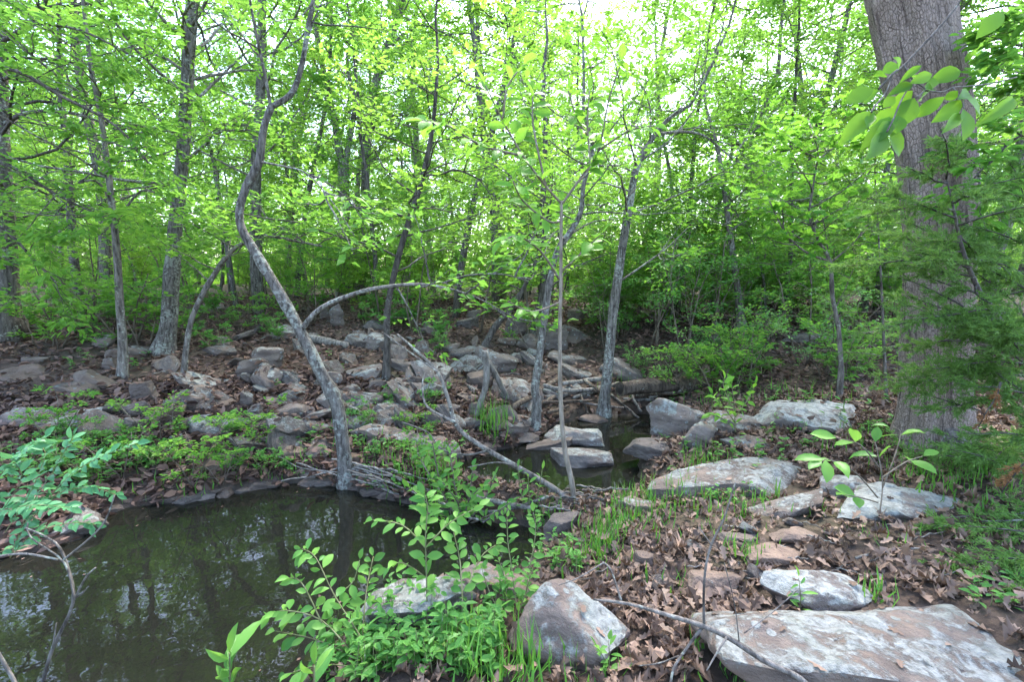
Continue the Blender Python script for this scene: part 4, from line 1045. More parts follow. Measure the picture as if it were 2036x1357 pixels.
X, Y = litter_pts(36000, -.8, 5.2, 1.2, 5.0)
dw = water_d(X, Y); kk = (rng.random(len(X)) < sstep(.0, .22, dw) * np.clip(.66 + .5 * vnoise(np.stack([X * 1.1, Y * 1.1, X * 0], 1), 33), .12, 1)); X, Y = X[kk], Y[kk]
Z, on, nr = top(X, Y); kk = ~on | (rng.random(len(X)) < .035); X, Y, Z, nr, on = X[kk], Y[kk], Z[kk], nr[kk], on[kk]; n = len(X)
pos = np.stack([X, Y, Z + np.where(on, .004, rng.random(n) ** 2 * .035 + .006)], 1)
axs = np.stack([rng.normal(0, 1, n), rng.normal(0, 1, n), rng.normal(0, .35, n)], 1); nors = nr + rng.normal(0, .33, (n, 3)); Ls = rng.uniform(.032, .08, n); Ws = Ls * rng.uniform(.55, .85, n); Cs = rng.uniform(-1.5, 2.0, n)
bn = rng.normal(.1, .7, n); cp = rng.normal(.5, .9, n)
flat = on; axs[flat] -= nr[flat] * np.sum(axs[flat] * nr[flat], 1, keepdims=True); nors[flat] = nr[flat] + rng.normal(0, .08, (flat.sum(), 3)); bn[flat] *= .3; cp[flat] *= .3; Cs[flat] *= .3; Ls[flat] *= .8; Ws[flat] *= .8
pxy = np.array([proj(q) for q in pos])
vis = ~on & (pxy[:, 0] > 0) & (pxy[:, 0] < 2036) & (pxy[:, 1] < 1345) & (pxy[:, 0] > 1000)
order = np.argsort(np.where(vis, np.hypot(pos[:, 0], pos[:, 1]), 99))[:300]
rest = np.ones(n, bool); rest[order] = False
V, F_, idx = leaf_geo(pos[rest], axs[rest], nors[rest], Ls[rest], Ws[rest], 'oak', Cs[rest], bn[rest], cp[rest])
tag(link('leaf_litter', mesh_np('leaf_litter', V, F_, M['litter'], attr=rng.random(rest.sum())[idx], smooth=True)), 'dead oak leaves carpeting the near bank around the bedrock slabs', 'leaf litter', kind='stuff')
def piece_mesh(kind, curl, m, bend=0.0, cup=0.0):
    tpl, fcs = LT[kind]; v = tpl.copy(); v[:, 2] = v[:, 2] * curl - bend * v[:, 0] ** 2 + cup * v[:, 1] ** 2
    return mesh_np('leaf', v, fcs, m, smooth=kind == 'broad')
def orient(o, p, a, n, L, W):
    a = nrm(np.asarray(a, float)); s = nrm(np.cross(n, a)); nn = np.cross(a, s)
    from mathutils import Matrix
    mt = Matrix(((a[0] * L, s[0] * W, nn[0] * L, p[0]), (a[1] * L, s[1] * W, nn[1] * L, p[1]), (a[2] * L, s[2] * W, nn[2] * L, p[2]), (0, 0, 0, 1)))
    o.matrix_basis = mt
DL = [piece_mesh('oak', c, M['litter_piece'], b, d) for c, b, d in ((1.6, .2, 1.2), (-1.2, -.3, .9), (1.4, -.2, -.8), (.6, .5, 1.8), (-.8, .3, -1.4))]
for i in order:
    o = link('fallen_leaf', DL[int(rng.integers(5))]); orient(o, pos[i] + UP * .015, axs[i], nors[i], Ls[i] * 1.1, Ws[i] * 1.1)
    tag(o, 'curled brown dead oak leaf in the nearest litter by the front boulders', 'leaf', 'nearest dead oak leaves')
# grass
gp, ga, gn, gl, gw = [], [], [], [], []
def tuft(px, py, n, h, sp):
    b = G(px, py)
    for _ in range(n):
        x = b[0] + rng.normal(0, sp); y = b[1] + rng.normal(0, sp)
        if water_d([x], [y])[0] < -.02: continue
        az = rng.random() * 6.3; t = rng.uniform(.1, 1.1)
        gp.append((x, y, h1(x, y) - .005)); ga.append((math.cos(az) * t, math.sin(az) * t, 1)); gn.append((math.cos(az), math.sin(az), -.3)); gl.append(h * rng.uniform(.5, 1.15)); gw.append(rng.uniform(.005, .012))
for a in [(975, 860, 90, .33, .07), (1000, 850, 40, .28, .05), (830, 960, 60, .18, .10), (800, 930, 50, .16, .12), (880, 950, 30, .2, .08), (1405, 925, 60, .15, .09), (1380, 950, 30, .14, .08), (1260, 1000, 50, .14, .10),
          (1330, 985, 40, .16, .1), (1190, 1090, 80, .13, .07), (1215, 1060, 60, .14, .09), (1470, 1110, 30, .14, .06), (1480, 1010, 30, .12, .12), (1050, 1350, 40, .2, .06), (1000, 1345, 40, .18, .07), (960, 1340, 20, .2, .05),
          (690, 905, 30, .13, .1), (620, 920, 26, .1, .1), (480, 975, 22, .1, .12), (330, 970, 30, .1, .15), (1740, 1195, 16, .13, .03), (1850, 960, 60, .12, .15), (1900, 930, 50, .14, .15), (1620, 1010, 30, .1, .2), (1520, 990, 24, .12, .1),
          (740, 870, 40, .12, .18), (720, 850, 30, .12, .12), (860, 1000, 40, .2, .08), (1150, 1340, 30, .12, .08), (1460, 1330, 24, .12, .08), (920, 1310, 30, .15, .06), (1250, 780, 40, .2, .2), (1560, 790, 60, .2, .3), (1440, 800, 50, .18, .25), (1700, 880, 60, .14, .2), (1240, 1040, 70, .13, .12), (1300, 1020, 60, .13, .14), (1360, 1000, 50, .13, .12), (1170, 1130, 40, .12, .08), (1430, 1040, 30, .1, .12), (1830, 900, 60, .13, .18), (1940, 960, 70, .13, .2), (1980, 1010, 60, .12, .2), (1760, 1080, 16, .1, .1), (1340, 1180, 14, .1, .06), (560, 930, 40, .11, .14), (420, 985, 40, .1, .14), (250, 960, 40, .12, .2), (850, 920, 50, .17, .12), (780, 900, 50, .14, .14), (1090, 1060, 40, .14, .06)]:
    tuft(*a)
V, F_, idx = leaf_geo(np.array(gp), np.array(ga), np.array(gn), np.array(gl), np.array(gw), 'blade', 2.0)
tag(link('grass', mesh_np('grass', V, F_, M['grass'], attr=rng.random(len(gp))[idx])), 'bright green grass tufts along the creek banks', 'grass', kind='stuff')
# herbs: little rosettes
lv = Leaves(); stm = Tubes()
def herbs(n, x0, x1, y0, y1, L, hgt, dens=1.0):
    for _ in range(n):
        px, py = rng.uniform(x0, x1), rng.uniform(y0, y1)
        g = G(px, py)
        if water_d([g[0]], [g[1]])[0] < .02: continue
        if vnoise(np.array([[g[0] * 1.3, g[1] * 1.3, 0]]), 21)[0] < -.15 * dens: continue
        k = int(rng.integers(5, 11)); hh = hgt * rng.uniform(.3, 1.2)
        az = rng.random(k) * 6.3; zz = rng.random(k)
        p = g[None] + np.stack([rng.normal(0, .012, k), rng.normal(0, .012, k), .01 + hh * zz], 1)
        a = np.stack([np.cos(az), np.sin(az), rng.uniform(-.1, .5, k)], 1)
        l = L * rng.uniform(.6, 1.2, k); lv.add(p, a, UP + rng.normal(0, .3, (k, 3)), l, l * .5)
        stm.add(np.array([g - UP * .01, g + UP * hh * .5 + rng.normal(0, .006, 3), g + UP * hh]), [.0025, .002, .001], 3, cap=False)
herbs(150, 0, 650, 850, 995, .05, .10); herbs(120, 100, 1100, 640, 860, .05, .10, -1); herbs(60, 690, 930, 830, 1000, .05, .10)
herbs(260, 1180, 2036, 985, 1220, .04, .07, -.6); herbs(200, 640, 1700, 1180, 1356, .04, .10, -.2); herbs(200, 600, 1010, 1200, 1356, .05, .14); herbs(120, 0, 320, 880, 1080, .055, .16); herbs(160, 1250, 1900, 720, 960, .055, .14); herbs(110, 1020, 1330, 1000, 1150, .042, .12); herbs(110, 1700, 2036, 860, 1010, .045, .10); herbs(60, 1240, 1500, 990, 1080, .035, .08)
hb = tag(link('ground_cover', lv.mesh('ground_cover', M['leaf_shrub'], 'oval', rng)), 'scattered low green herbs over the banks', 'ground cover', kind='stuff')
link('stem', stm.mesh('stem', M['stem_green']), hb)

X = rng.uniform(-3.2, 1.3, 2600); Y = rng.uniform(1.3, 5.4, 2600); d = water_d(X, Y); kk = (d < -.02) & (rng.random(2600) < np.exp(d / .15) * .35 + .008); X, Y = X[kk], Y[kk]; n = len(X)
V, F_, idx = leaf_geo(np.stack([X, Y, np.full(n, .003)], 1), np.stack([rng.normal(0, 1, n), rng.normal(0, 1, n), np.zeros(n)], 1), np.tile(UP, (n, 1)), rng.uniform(.008, .04, n), rng.uniform(.006, .02, n), 'quad', 0.05)
tag(link('pond_debris', mesh_np('pond_debris', V, F_, M['litter_dark'], attr=rng.random(n)[idx])), 'specks and bits of leaf floating on the pools', 'debris', kind='stuff')

# ------------------------------------------------------------------ plants told apart, leaf by leaf
PL = {k: [piece_mesh('broad', c, M[k], b) for c, b in ((1, .05), (1.5, .2), (.5, .3), (1.2, -.12))] for k in ('leaf_piece', 'leaf_hickory', 'leaf_sapling', 'leaf_locust')}
def stem_mesh(pts, m, origin, k=6):
    tb = Tubes(); sp, rd = pts; tb.add(sp, rd, k); return tb.mesh('stem', M[m], origin=origin)
def leafy(name, label, cat, base, stems, Y, m, L, gap, ratio=.55, seed=0, stemm='stem_green', w=3, start=.2, pair=True, droop=.1, leafname='leaf', face=.35, cam=.35):
    """stems: pixel traces with a depth step; leaves set along them one by one"""
    rng = np.random.default_rng(seed); root = thing(name, base, label, cat); c = 0
    for tr in stems:
        pts, dy = tr[0], tr[1]; y0 = Y + (tr[2] if len(tr) > 2 else 0); st = tr[3] if len(tr) > 3 else start
        w_ = w if tr is stems[0] or w < 7 else w * .42
        q = [(x, y, w_ * (1 - .5 * i / max(len(pts) - 1, 1))) for i, (x, y) in enumerate(pts)]
        sp, rd = spine_px(q, y0, dy)
        link('stem', stem_mesh((sp, rd), stemm, base), root)
        ln = np.linalg.norm(np.diff(sp, axis=0), axis=1).sum(); n = max(2, int(ln * (1 - st) / gap))
        for i, t in enumerate(np.linspace(st, 1, n)):
            pp, tg = along(sp, [t]); pp, tg = pp[0], tg[0]
            sd = nrm(np.cross(tg, UP + rng.normal(0, .25, 3)))
            for sg in ((1, -1) if pair and i < n - 1 else ((1,) if i % 2 else (-1,))):
                a = sd * sg + tg * rng.uniform(.2, .9) + rng.normal(0, .2, 3) - UP * droop
                if i == n - 1: a = tg + rng.normal(0, .2, 3)
                nn = UP + rng.normal(0, face, 3) + np.array([0, -cam, 0])
                l = L * rng.uniform(.6, 1.15) * (1 - .25 * abs(t - .5))
                o = link(leafname, PL[m][int(rng.integers(4))], root)
                orient(o, pp - base + a * .004, a, nn, l, l * ratio * rng.uniform(.85, 1.15)); c += 1
    return root
yb = G(760, 1340)[1]
leafy('front_shrub', 'bright oval leaved shrub leaning over the pool, front centre', 'shrub', G(760, 1340), [
  ([(760, 1345), (725, 1280), (665, 1185), (628, 1110), (600, 1092)], .25), ([(700, 1300), (640, 1235), (570, 1215), (532, 1226)], .15, .05), ([(690, 1300), (625, 1272), (548, 1256)], .1, .05),
  ([(720, 1280), (728, 1180), (742, 1108)], .3, .1), ([(740, 1335), (650, 1322), (570, 1342)], .0), ([(850, 1262), (848, 1150), (846, 1070), (850, 1010), (845, 985)], .1, .2), ([(846, 1090), (800, 1045), (742, 1035)], .1, .28),
  ([(846, 1090), (895, 1040), (950, 1010)], .1, .28), ([(920, 1210), (915, 1120), (902, 1060)], .2, .2), ([(925, 1180), (955, 1110), (985, 1085)], .2, .25), ([(820, 1292), (900, 1245), (1000, 1212)], .1, .1),
  ([(660, 1190), (700, 1160), (715, 1115)], .1, .2), ([(640, 1240), (600, 1160), (570, 1150)], .1, .1), ([(790, 1310), (850, 1275), (930, 1262)], .1, .0), ([(848, 1150), (800, 1120), (770, 1130)], 0, .25)], yb, 'leaf_piece', .066, .030, .58, 1, w=3.2, cam=.7)
y2 = G(930, 1045)[1]
leafy('spit_bush', 'dense leafy bush on the spit between the two pools', 'bush', G(925, 1040), [
  ([(915, 1040), (880, 985), (845, 930), (830, 900)], .1), ([(920, 1040), (905, 970), (895, 905)], .1), ([(925, 1040), (935, 975), (940, 930)], .1), ([(930, 1040), (965, 990), (985, 945)], .0), ([(910, 1045), (860, 1010), (815, 970)], -.1),
  ([(935, 1042), (985, 1020), (1015, 1000)], -.1), ([(915, 1045), (870, 1030), (830, 1010)], -.15), ([(920, 1045), (910, 1000), (880, 960)], -.15), ([(925, 1045), (930, 1000), (960, 965)], -.12), ([(905, 1045), (875, 960), (860, 880)], .15)], y2, 'leaf_piece', .085, .033, .45, 2, w=4, stemm='twig', cam=.7)
leafy('twin_sprig', 'upright leafy sprigs in the water left of the sapling base', 'plant', G(1060, 1020), [
  ([(1045, 1020), (1035, 975), (1030, 930)], .0), ([(1060, 1022), (1070, 980), (1078, 935)], .05), ([(1052, 1020), (1052, 985), (1050, 950)], -.05)], G(1060, 1020)[1], 'leaf_piece', .07, .04, .4, 3, w=3)
leafy('clover_plant', 'tall trifoliate leaved weeds left of the purple brown boulder', 'plant', G(1010, 1230), [
  ([(1030, 1230), (1020, 1150), (1010, 1080), (1008, 1030)], .2), ([(1010, 1240), (1005, 1160), (990, 1110)], .1), ([(1040, 1235), (1050, 1150), (1065, 1060), (1060, 1020)], .3), ([(1000, 1235), (970, 1170), (955, 1120)], .1), ([(1025, 1240), (1045, 1180), (1060, 1130)], .0)], G(1010, 1230)[1], 'leaf_piece', .05, .03, .6, 4, w=2.5)
leafy('left_locust', 'pinnate leaved branch with blue green leaflets at the left edge', 'plant', P(30, 1120, 1.9) * np.array([1, 1, 0]) , [
  ([(20, 1110), (60, 1010), (110, 930), (145, 870)], .2), ([(30, 1080), (90, 1000), (160, 930), (270, 882)], .15), ([(10, 1060), (60, 980), (90, 900), (60, 890)], .1), ([(-20, 1050), (40, 960), (30, 920)], .0), ([(-10, 1020), (60, 1005), (140, 1010)], -.15), ([(20, 1110), (70, 1060), (150, 1040), (190, 1045)], .1), ([(-20, 1110), (20, 1090), (60, 1080)], .1), ([(40, 1050), (110, 985), (180, 970), (230, 985)], .1), ([(-10, 960), (40, 900), (90, 870)], 0)],
  2.0, 'leaf_locust', .060, .021, .52, 5, w=2.6, start=.1, cam=1.1, leafname='leaflet')
leafy('front_milkweed', 'broad pointed leaved plant at the bottom edge left of centre', 'plant', G(460, 1420), [([(460, 1430), (458, 1370), (457, 1330), (456, 1300)], .0)], G(460, 1420)[1], 'leaf_piece', .15, .030, .36, 6, w=6, start=.35, droop=-.45, cam=1.2)
leafy('second_milkweed', 'pointed leaved plant at the bottom edge under the front shrub', 'plant', G(625, 1420), [([(625, 1430), (625, 1370), (625, 1325)], .0)], G(625, 1420)[1], 'leaf_piece', .13, .030, .36, 7, w=6, start=.3, droop=-.55, cam=1.2)
leafy('broad_sapling', 'sapling with big flat leaves in front of the huge trunk', 'sapling', G(1755, 1040), [
  ([(1748, 1030), (1755, 960), (1745, 900), (1740, 880)], .15), ([(1755, 970), (1780, 905), (1790, 860), (1770, 850)], .2), ([(1745, 990), (1700, 940), (1650, 915), (1635, 918)], -.1), ([(1745, 1000), (1710, 990), (1680, 985)], -.15), ([(1748, 930), (1710, 885), (1665, 872)], .1), ([(1755, 950), (1800, 920), (1835, 908)], 0)],
  G(1755, 1040)[1], 'leaf_piece', .125, .06, .6, 8, w=4, start=.6, face=.2, stemm='twig')
leafy('pale_bush', 'pale green broad leaved seedling growing between the creek boulders', 'plant', G(1462, 850), [
  ([(1462, 860), (1460, 810), (1455, 765)], .1), ([(1462, 840), (1430, 800), (1418, 785)], 0), ([(1462, 830), (1490, 790), (1500, 765)], 0), ([(1460, 815), (1440, 775), (1440, 755)], .1), ([(1460, 850), (1430, 830), (1410, 825)], -.1)], G(1462, 870)[1], 'leaf_sapling', .10, .045, .5, 9, w=2.5)
leafy('small_sprig', 'small upright sprig on the white lichened rock at lower right', 'plant', G(1590, 1222), [([(1590, 1222), (1592, 1190), (1588, 1150)], .0)], G(1590, 1225)[1], 'leaf_piece', .06, .025, .3, 10, w=2.5)
leafy('front_sprig', 'small oval leaved sprig right of the purple brown boulder', 'plant', G(1210, 1340), [([(1210, 1345), (1212, 1310), (1210, 1275)], 0), ([(1212, 1330), (1195, 1300), (1188, 1290)], 0)], G(1210, 1345)[1], 'leaf_piece', .045, .022, .5, 11, w=2)
leafy('lower_weeds', 'feathery green weeds at the bottom edge below the lichened boulder', 'plant', G(730, 1370), [([(700 + 28 * i, 1372), (702 + 27 * i + (-1) ** i * 8, 1320), (700 + 28 * i + (-1) ** i * 14, 1262 + (i * 37) % 40)], .05, .02 * i) for i in range(9)], G(730, 1372)[1], 'leaf_piece', .038, .014, .22, 12, w=2)
# slender sapling with large pale leaves in mid picture
ys = G(1142, 1000)[1]
sb = G(1142, 1000)
leafy('slender_sapling', 'slender pale stemmed sapling with big light green leaves at centre', 'tree', sb, [
  ([(1142, 1005), (1137, 960), (1124, 900), (1116, 820), (1113, 700), (1115, 560), (1116, 400)], .05, 0, .97), ([(1116, 405), (1085, 370), (1040, 310), (1000, 240), (965, 170)], -.25, .05, .3), ([(1118, 405), (1150, 360), (1190, 300), (1210, 200), (1240, 110)], .2, .05, .35), ([(1150, 362), (1172, 330), (1168, 250), (1172, 180)], -.1, .08, .3),
  ([(1115, 560), (1075, 500), (1030, 470), (1000, 480)], -.3, .05, .4), ([(1116, 540), (1160, 500), (1195, 465)], -.2, .05, .4), ([(1085, 370), (1060, 250), (1060, 180)], .2, .0, .35), ([(1190, 300), (1250, 260), (1300, 250)], -.2, .15, .35), ([(1116, 440), (1090, 440), (1040, 400), (1020, 360)], -.3, .05, .4), ([(1040, 310), (960, 290), (890, 250), (840, 240)], -.2, -.1, .2), ([(1000, 240), (1010, 170), (1050, 120)], 0, -.15, .3), ([(1190, 300), (1150, 240), (1130, 180)], -.1, .15, .2), ([(1116, 600), (1060, 620), (1010, 600)], -.2, .05, .5)],
  ys, 'leaf_sapling', .12, .042, .6, 13, w=12, cam=.8, stemm='bark_pale', droop=.3)
HS = bpy.data.objects['slender_sapling']
# hickory sprig: every leaf from base to tip
hb0 = P(1905, -60, 2.15)
root = thing('hickory_bough', hb0, 'hanging bough of large hickory leaves in front of the huge trunk', 'bough')
z4 = lambda x, y: (1650 + .2947 * x, .2947 * y)
for pts, dy in (([(960, -180), (880, 0), (800, 110), (700, 225), (600, 330), (500, 440), (420, 500), (330, 600)], -.25), ([(500, 440), (560, 540), (640, 600), (580, 660)], -.05), ([(420, 500), (380, 620), (300, 720), (280, 760)], -.1), ([(560, 540), (480, 680), (430, 800), (385, 890)], -.1), ([(640, 610), (760, 620), (830, 590), (950, 580), (1100, 560), (1260, 520)], .1), ([(830, 590), (890, 670), (905, 730)], -.05)):
    sp, rd = spine_px([(*z4(*p), 6 if len(pts) > 6 else 4) for p in pts], 2.15 if len(pts) > 6 else 1.95, dy)
    link('twig', stem_mesh((sp, rd), 'bark', hb0), root)
rng = np.random.default_rng(41)
for (x0, y0, x1, y1, w_) in [(300, 600, 120, 660, 95), (470, 440, 360, 480, 75), (460, 470, 470, 380, 55), (380, 510, 290, 520, 50), (560, 570, 430, 610, 55), (560, 610, 420, 730, 70), (740, 560, 570, 650, 125), (690, 500, 560, 550, 60), (620, 440, 490, 530, 40), (885, 480, 705, 530, 85),
     (905, 675, 680, 830, 80), (880, 765, 750, 905, 60), (900, 735, 985, 885, 95), (930, 670, 1105, 785, 115), (780, 650, 570, 790, 70), (570, 660, 485, 825, 110), (470, 750, 300, 820, 80), (465, 780, 270, 925, 90), (470, 780, 450, 885, 80), (390, 880, 500, 1050, 115), (370, 900, 235, 1085, 95),
     (300, 750, 95, 925, 95), (285, 770, 250, 870, 50), (440, 650, 365, 720, 55), (865, 610, 790, 680, 60), (945, 635, 860, 670, 70), (1200, 650, 1080, 700, 60), (1240, 660, 1105, 785, 70), (1170, 80, 1050, 190, 85), (520, 520, 600, 450, 50), (640, 600, 720, 580, 60), (330, 600, 230, 700, 60), (410, 820, 330, 930, 70)]:
    Yl = 1.92 + rng.normal(0, .04)
    a, b = P(*z4(x0, y0), Yl), P(*z4(x1, y1), Yl + rng.normal(0, .05))
    v = b - a; L = np.linalg.norm(v); o = link('leaf', PL['leaf_hickory'][int(rng.integers(4))], root)
    orient(o, a - hb0, v, np.array([rng.normal(0, .3), -1.0, rng.uniform(.1, .6)]), L, w_ * .2947 / F * depth(a) * 1.45)
# bare shrub and dead branches
def bare(name, label, cat, stems, Y, m, base=None, part='stem'):
    b = np.asarray(base if base is not None else P(*stems[0][0][0][:2], Y)); root = thing(name, b, label, cat)
    for tr in stems:
        sp, rd = spine_px(tr[0], Y + (tr[2] if len(tr) > 2 else 0), tr[1]); tb = Tubes(); tb.add(sp, rd, 7, rough=.12)
        link(part, tb.mesh(part, M[m], origin=b), root)
    return root
bare('dead_shrub', 'bare dead twigs rising from the pool at the lower left', 'shrub', [([(70, 1420, 9), (85, 1357, 9), (105, 1290, 9), (145, 1200, 8), (135, 1130, 7), (110, 1080, 6), (50, 1050, 4)], .1), ([(150, 1190, 6), (170, 1150, 5), (190, 1130, 4)], -.05, .05), ([(125, 1115, 5), (180, 1070, 5), (210, 1035, 4), (228, 985, 3)], .1, .06),
  ([(-10, 1108, 6), (50, 1102, 6), (115, 1114, 6)], .02, .05), ([(148, 1195, 6), (128, 1120, 5), (62, 1070, 4), (55, 1040, 3)], .1, .02), ([(-10, 1290, 9), (25, 1350, 10), (60, 1420, 10)], 0, -.1), ([(150, 1190, 4), (165, 1180, 4), (173, 1170, 2)], 0, .05), ([(105, 1290, 5), (112, 1240, 3)], 0, .02)], 1.75, 'bark', onz(75, 1400).tolist() + [-.2])
bare('fallen_branch', 'crooked dead branch lying over the front bedrock slab', 'branch', [([(1640, 1400, 15), (1590, 1350, 14), (1520, 1315, 13), (1450, 1270, 12), (1395, 1245, 11), (1330, 1225, 9), (1250, 1202, 7), (1180, 1193, 4)], .12), ([(1400, 1247, 6), (1400, 1160, 5), (1412, 1090, 5), (1440, 1030, 4), (1462, 960, 3)], .1, .07), ([(1415, 1085, 3), (1390, 1050, 2)], 0, .12), ([(1395, 1250, 7), (1365, 1290, 6), (1340, 1330, 6), (1332, 1370, 5)], -.1, .07),
  ([(1350, 1305, 3), (1310, 1320, 3), (1270, 1325, 2)], 0, .05), ([(1235, 1195, 5), (1215, 1135, 4), (1198, 1118, 3)], .1, .1), ([(1445, 1268, 5), (1425, 1300, 4), (1405, 1335, 3)], -.05, .04), ([(1480, 1260, 3), (1540, 1215, 3), (1590, 1170, 2)], .05, .1), ([(1470, 1280, 3), (1460, 1200, 2), (1440, 1120, 2)], .05, .05), ([(1200, 1120, 3), (1150, 1150, 2.5), (1110, 1165, 2)], 0, .15)], 1.3, 'bark')
bare('leaning_dead_stem', 'long dark bare stem slanting from the sapling base up the slope', 'branch', [([(1138, 1000, 13), (1095, 968, 12), (1030, 930, 11), (960, 890, 10), (910, 850, 9), (890, 790, 8), (870, 740, 7), (830, 700, 6), (790, 665, 4)], .5), ([(975, 895, 5), (930, 905, 4), (880, 895, 4), (850, 860, 3), (800, 840, 2)], .3, .1), ([(905, 840, 6), (850, 810, 5), (840, 770, 4), (845, 740, 3)], .3, .25), ([(1030, 930, 4), (990, 920, 3), (930, 930, 2)], -.1, .05), ([(870, 740, 4), (800, 690, 3), (760, 660, 2)], .3, .35)], ys, 'bark')
bare('forked_driftwood', 'weathered forked driftwood standing against the boulders', 'driftwood', [([(962, 700, 16), (968, 730, 15), (965, 770, 13), (955, 800, 12), (946, 828, 10)], -.1), ([(966, 715, 13), (985, 745, 12), (1000, 775, 11), (1010, 792, 9)], .0)], G(950, 835)[1] + .05, 'dead', part='limb')
# ------------------------------------------------------------------ logs and sticks
def hollow_log():
    a = P(1232, 774, 5.35); b = P(1398, 764, 5.95); root = thing('hollow_log', (a + b) / 2 - UP * .12, 'fallen hollow log with dark open end behind the rear pool', 'log')
    o0 = (a + b) / 2 - UP * .12; n, k = 26, 28
    t = np.linspace(0, 1, n)[:, None]; sp = a * (1 - t) + b * t; sp[:, 2] += .015 * np.sin(t[:, 0] * 5)
    r = np.interp(t[:, 0], [0, .1, .8, 1], [.085, .08, .09, .11])
    tb = Tubes(); tb.add(sp, r, k, cap=False, rough=.22)
    i_ = Tubes(); i_.add(sp[:14], r[:14] * .72, k, cap=True); 
    V = np.concatenate(tb.V); ring = V[:k]; inn = np.concatenate(i_.V)[:k]
    Vr = np.concatenate([ring, inn]); j = np.arange(k)
    link('bark', mesh_np('bark', np.concatenate([V, Vr]) - o0, tb.Q + [np.stack([j, (j + 1) % k, k + (j + 1) % k, k + j], 1) + len(V)], M['log'], smooth=True), root)
    link('hollow', i_.mesh('hollow', M['hollow'], origin=o0), root)
    st = Tubes(); st.add(np.array([b, b + [.05, .05, .10], b + [.07, .1, .22]]), [.10, .06, .04], 14, rough=.2); link('stub', st.mesh('stub', M['log'], origin=o0), root)
hollow_log()
def stick(name, label, pts, lift, m, cat='stick', group=None):
    w3 = []; rad = []
    for i, (x, y, w_) in enumerate(pts):
        g = G(x, y); g[2] += lift; rad.append(w_ / 2 / F * depth(g)); w3.append(g)
    w3 = np.array(w3); rad = np.array(rad); t = np.linspace(0, len(pts) - 1, (len(pts) - 1) * 4 + 1); i = np.minimum(t.astype(int), len(pts) - 2); f = (t - i)[:, None]
    q = w3[i] * (1 - f) + w3[i + 1] * f; q[1:-1] += np.random.default_rng(len(label)).normal(0, .003, (len(q) - 2, 3))
    o0 = q[0].copy(); tb = Tubes(); tb.add(q, np.interp(t, range(len(pts)), rad), 8, rough=.15, seed=len(label))
    o = link(name, tb.mesh(name, M[m], origin=o0)); o.location = o0; tag(o, label, cat, group); return o
stick('log', 'pale bare log lying across the slope behind the curved tree', [(592, 678, 15), (640, 685, 16), (690, 695, 14)], .05, 'dead', 'log')
stick('log', 'dark rotten log below the hollow log', [(1262, 800, 18), (1310, 793, 20), (1360, 790, 16)], .08, 'log', 'log')
stick('stump', 'short dark stump standing in front of the long mossy slab', [(424, 812, 12), (424, 785, 12)], .02, 'log', 'stump')
stick('branch', 'grey branch lying in the right litter below the undercut slab', [(1700, 1120, 6), (1760, 1105, 6), (1830, 1100, 4)], .02, 'dead', 'branch')
stick('branch', 'grey branch on the ground under the cedar at right', [(1860, 860, 9), (1920, 885, 8), (1960, 905, 7)], .05, 'dead', 'branch')
jam = []
rng = np.random.default_rng(23)
J = [((1020, 830, 12), (1110, 770, 10)), ((1070, 815, 10), (1140, 770, 8)), ((1075, 800, 9), (1200, 775, 7)), ((1080, 822, 7), (1180, 818, 5)), ((1140, 800, 8), (1230, 770, 8)), ((1120, 780, 10), (1200, 770, 10)), ((1140, 812, 5), (1240, 825, 4)), ((1150, 790, 6), (1170, 835, 5)),
     ((1240, 800, 7), (1300, 800, 6)), ((1235, 812, 5), (1290, 790, 5)), ((1250, 790, 6), (1275, 830, 5)), ((1090, 840, 8), (1130, 825, 6)), ((1110, 795, 9), (1180, 790, 8)), ((1215, 790, 5), (1270, 835, 4)), ((1080, 785, 11), (1130, 795, 9)), ((1160, 775, 8), (1195, 800, 7)), ((1280, 805, 7), (1340, 805, 6)), ((1290, 815, 5), (1320, 800, 4))]
for a, b in J:
    jam.append(stick('stick', 'stick in the jam', [a, ((a[0] + b[0]) / 2, (a[1] + b[1]) / 2, (a[2] + b[2]) / 2), b], rng.uniform(.02, .14), rng.choice(['dead', 'log', 'bark']), 'stick', 'driftwood jam'))
label_row(jam, 'stick in the driftwood jam around the creek trees, %s of them')
tw = []
for i in range(16):
    x0 = rng.uniform(660, 705); y0 = rng.uniform(935, 970); x1 = x0 + rng.uniform(60, 170); y1 = y0 + (x1 - x0) * rng.uniform(.15, .38)
    tw.append(stick('twig', 'twig', [(x0, y0, 4), ((x0 + x1) / 2, (y0 + y1) / 2 - 6, 4), (x1, y1, 2.5)], rng.uniform(.02, .10), 'dead', 'twig', 'bleached twigs at the pool edge'))
for a in [((560, 972, 3), (640, 962, 3), (690, 940, 3)), ((590, 935, 3), (650, 955, 3), (760, 985, 3)), ((555, 925, 2), (600, 950, 2), (690, 960, 2))]:
    tw.append(stick('twig', 'twig', list(a), .06, 'dead', 'twig', 'bleached twigs at the pool edge'))
label_row(tw, 'bleached twig piled at the curved tree foot, %s of them')
tw = []
for i in range(18):
    x0 = rng.uniform(1070, 1180); y0 = rng.uniform(985, 1035); an = rng.uniform(-.6, .6); l = rng.uniform(25, 70)
    tw.append(stick('twig', 'twig', [(x0, y0, 4.5), (x0 + l * .5, y0 + l * .5 * an * .5 - 4, 4), (x0 + l, y0 + l * an * .4, 3)], rng.uniform(.02, .09), rng.choice(['dead', 'bark', 'log']), 'twig', 'twigs around the sapling foot'))
for a in [((930, 1005, 10), (985, 1020, 12), (1060, 1035, 9)), ((905, 1030, 7), (980, 1045, 7), (1040, 1030, 6)), ((960, 1060, 5), (1020, 1030, 6), (1090, 1010, 6)), ((860, 1010, 6), (930, 1050, 5), (960, 1055, 4))]:
    tw.append(stick('twig', 'twig', list(a), .07, 'bark', 'twig', 'twigs around the sapling foot'))
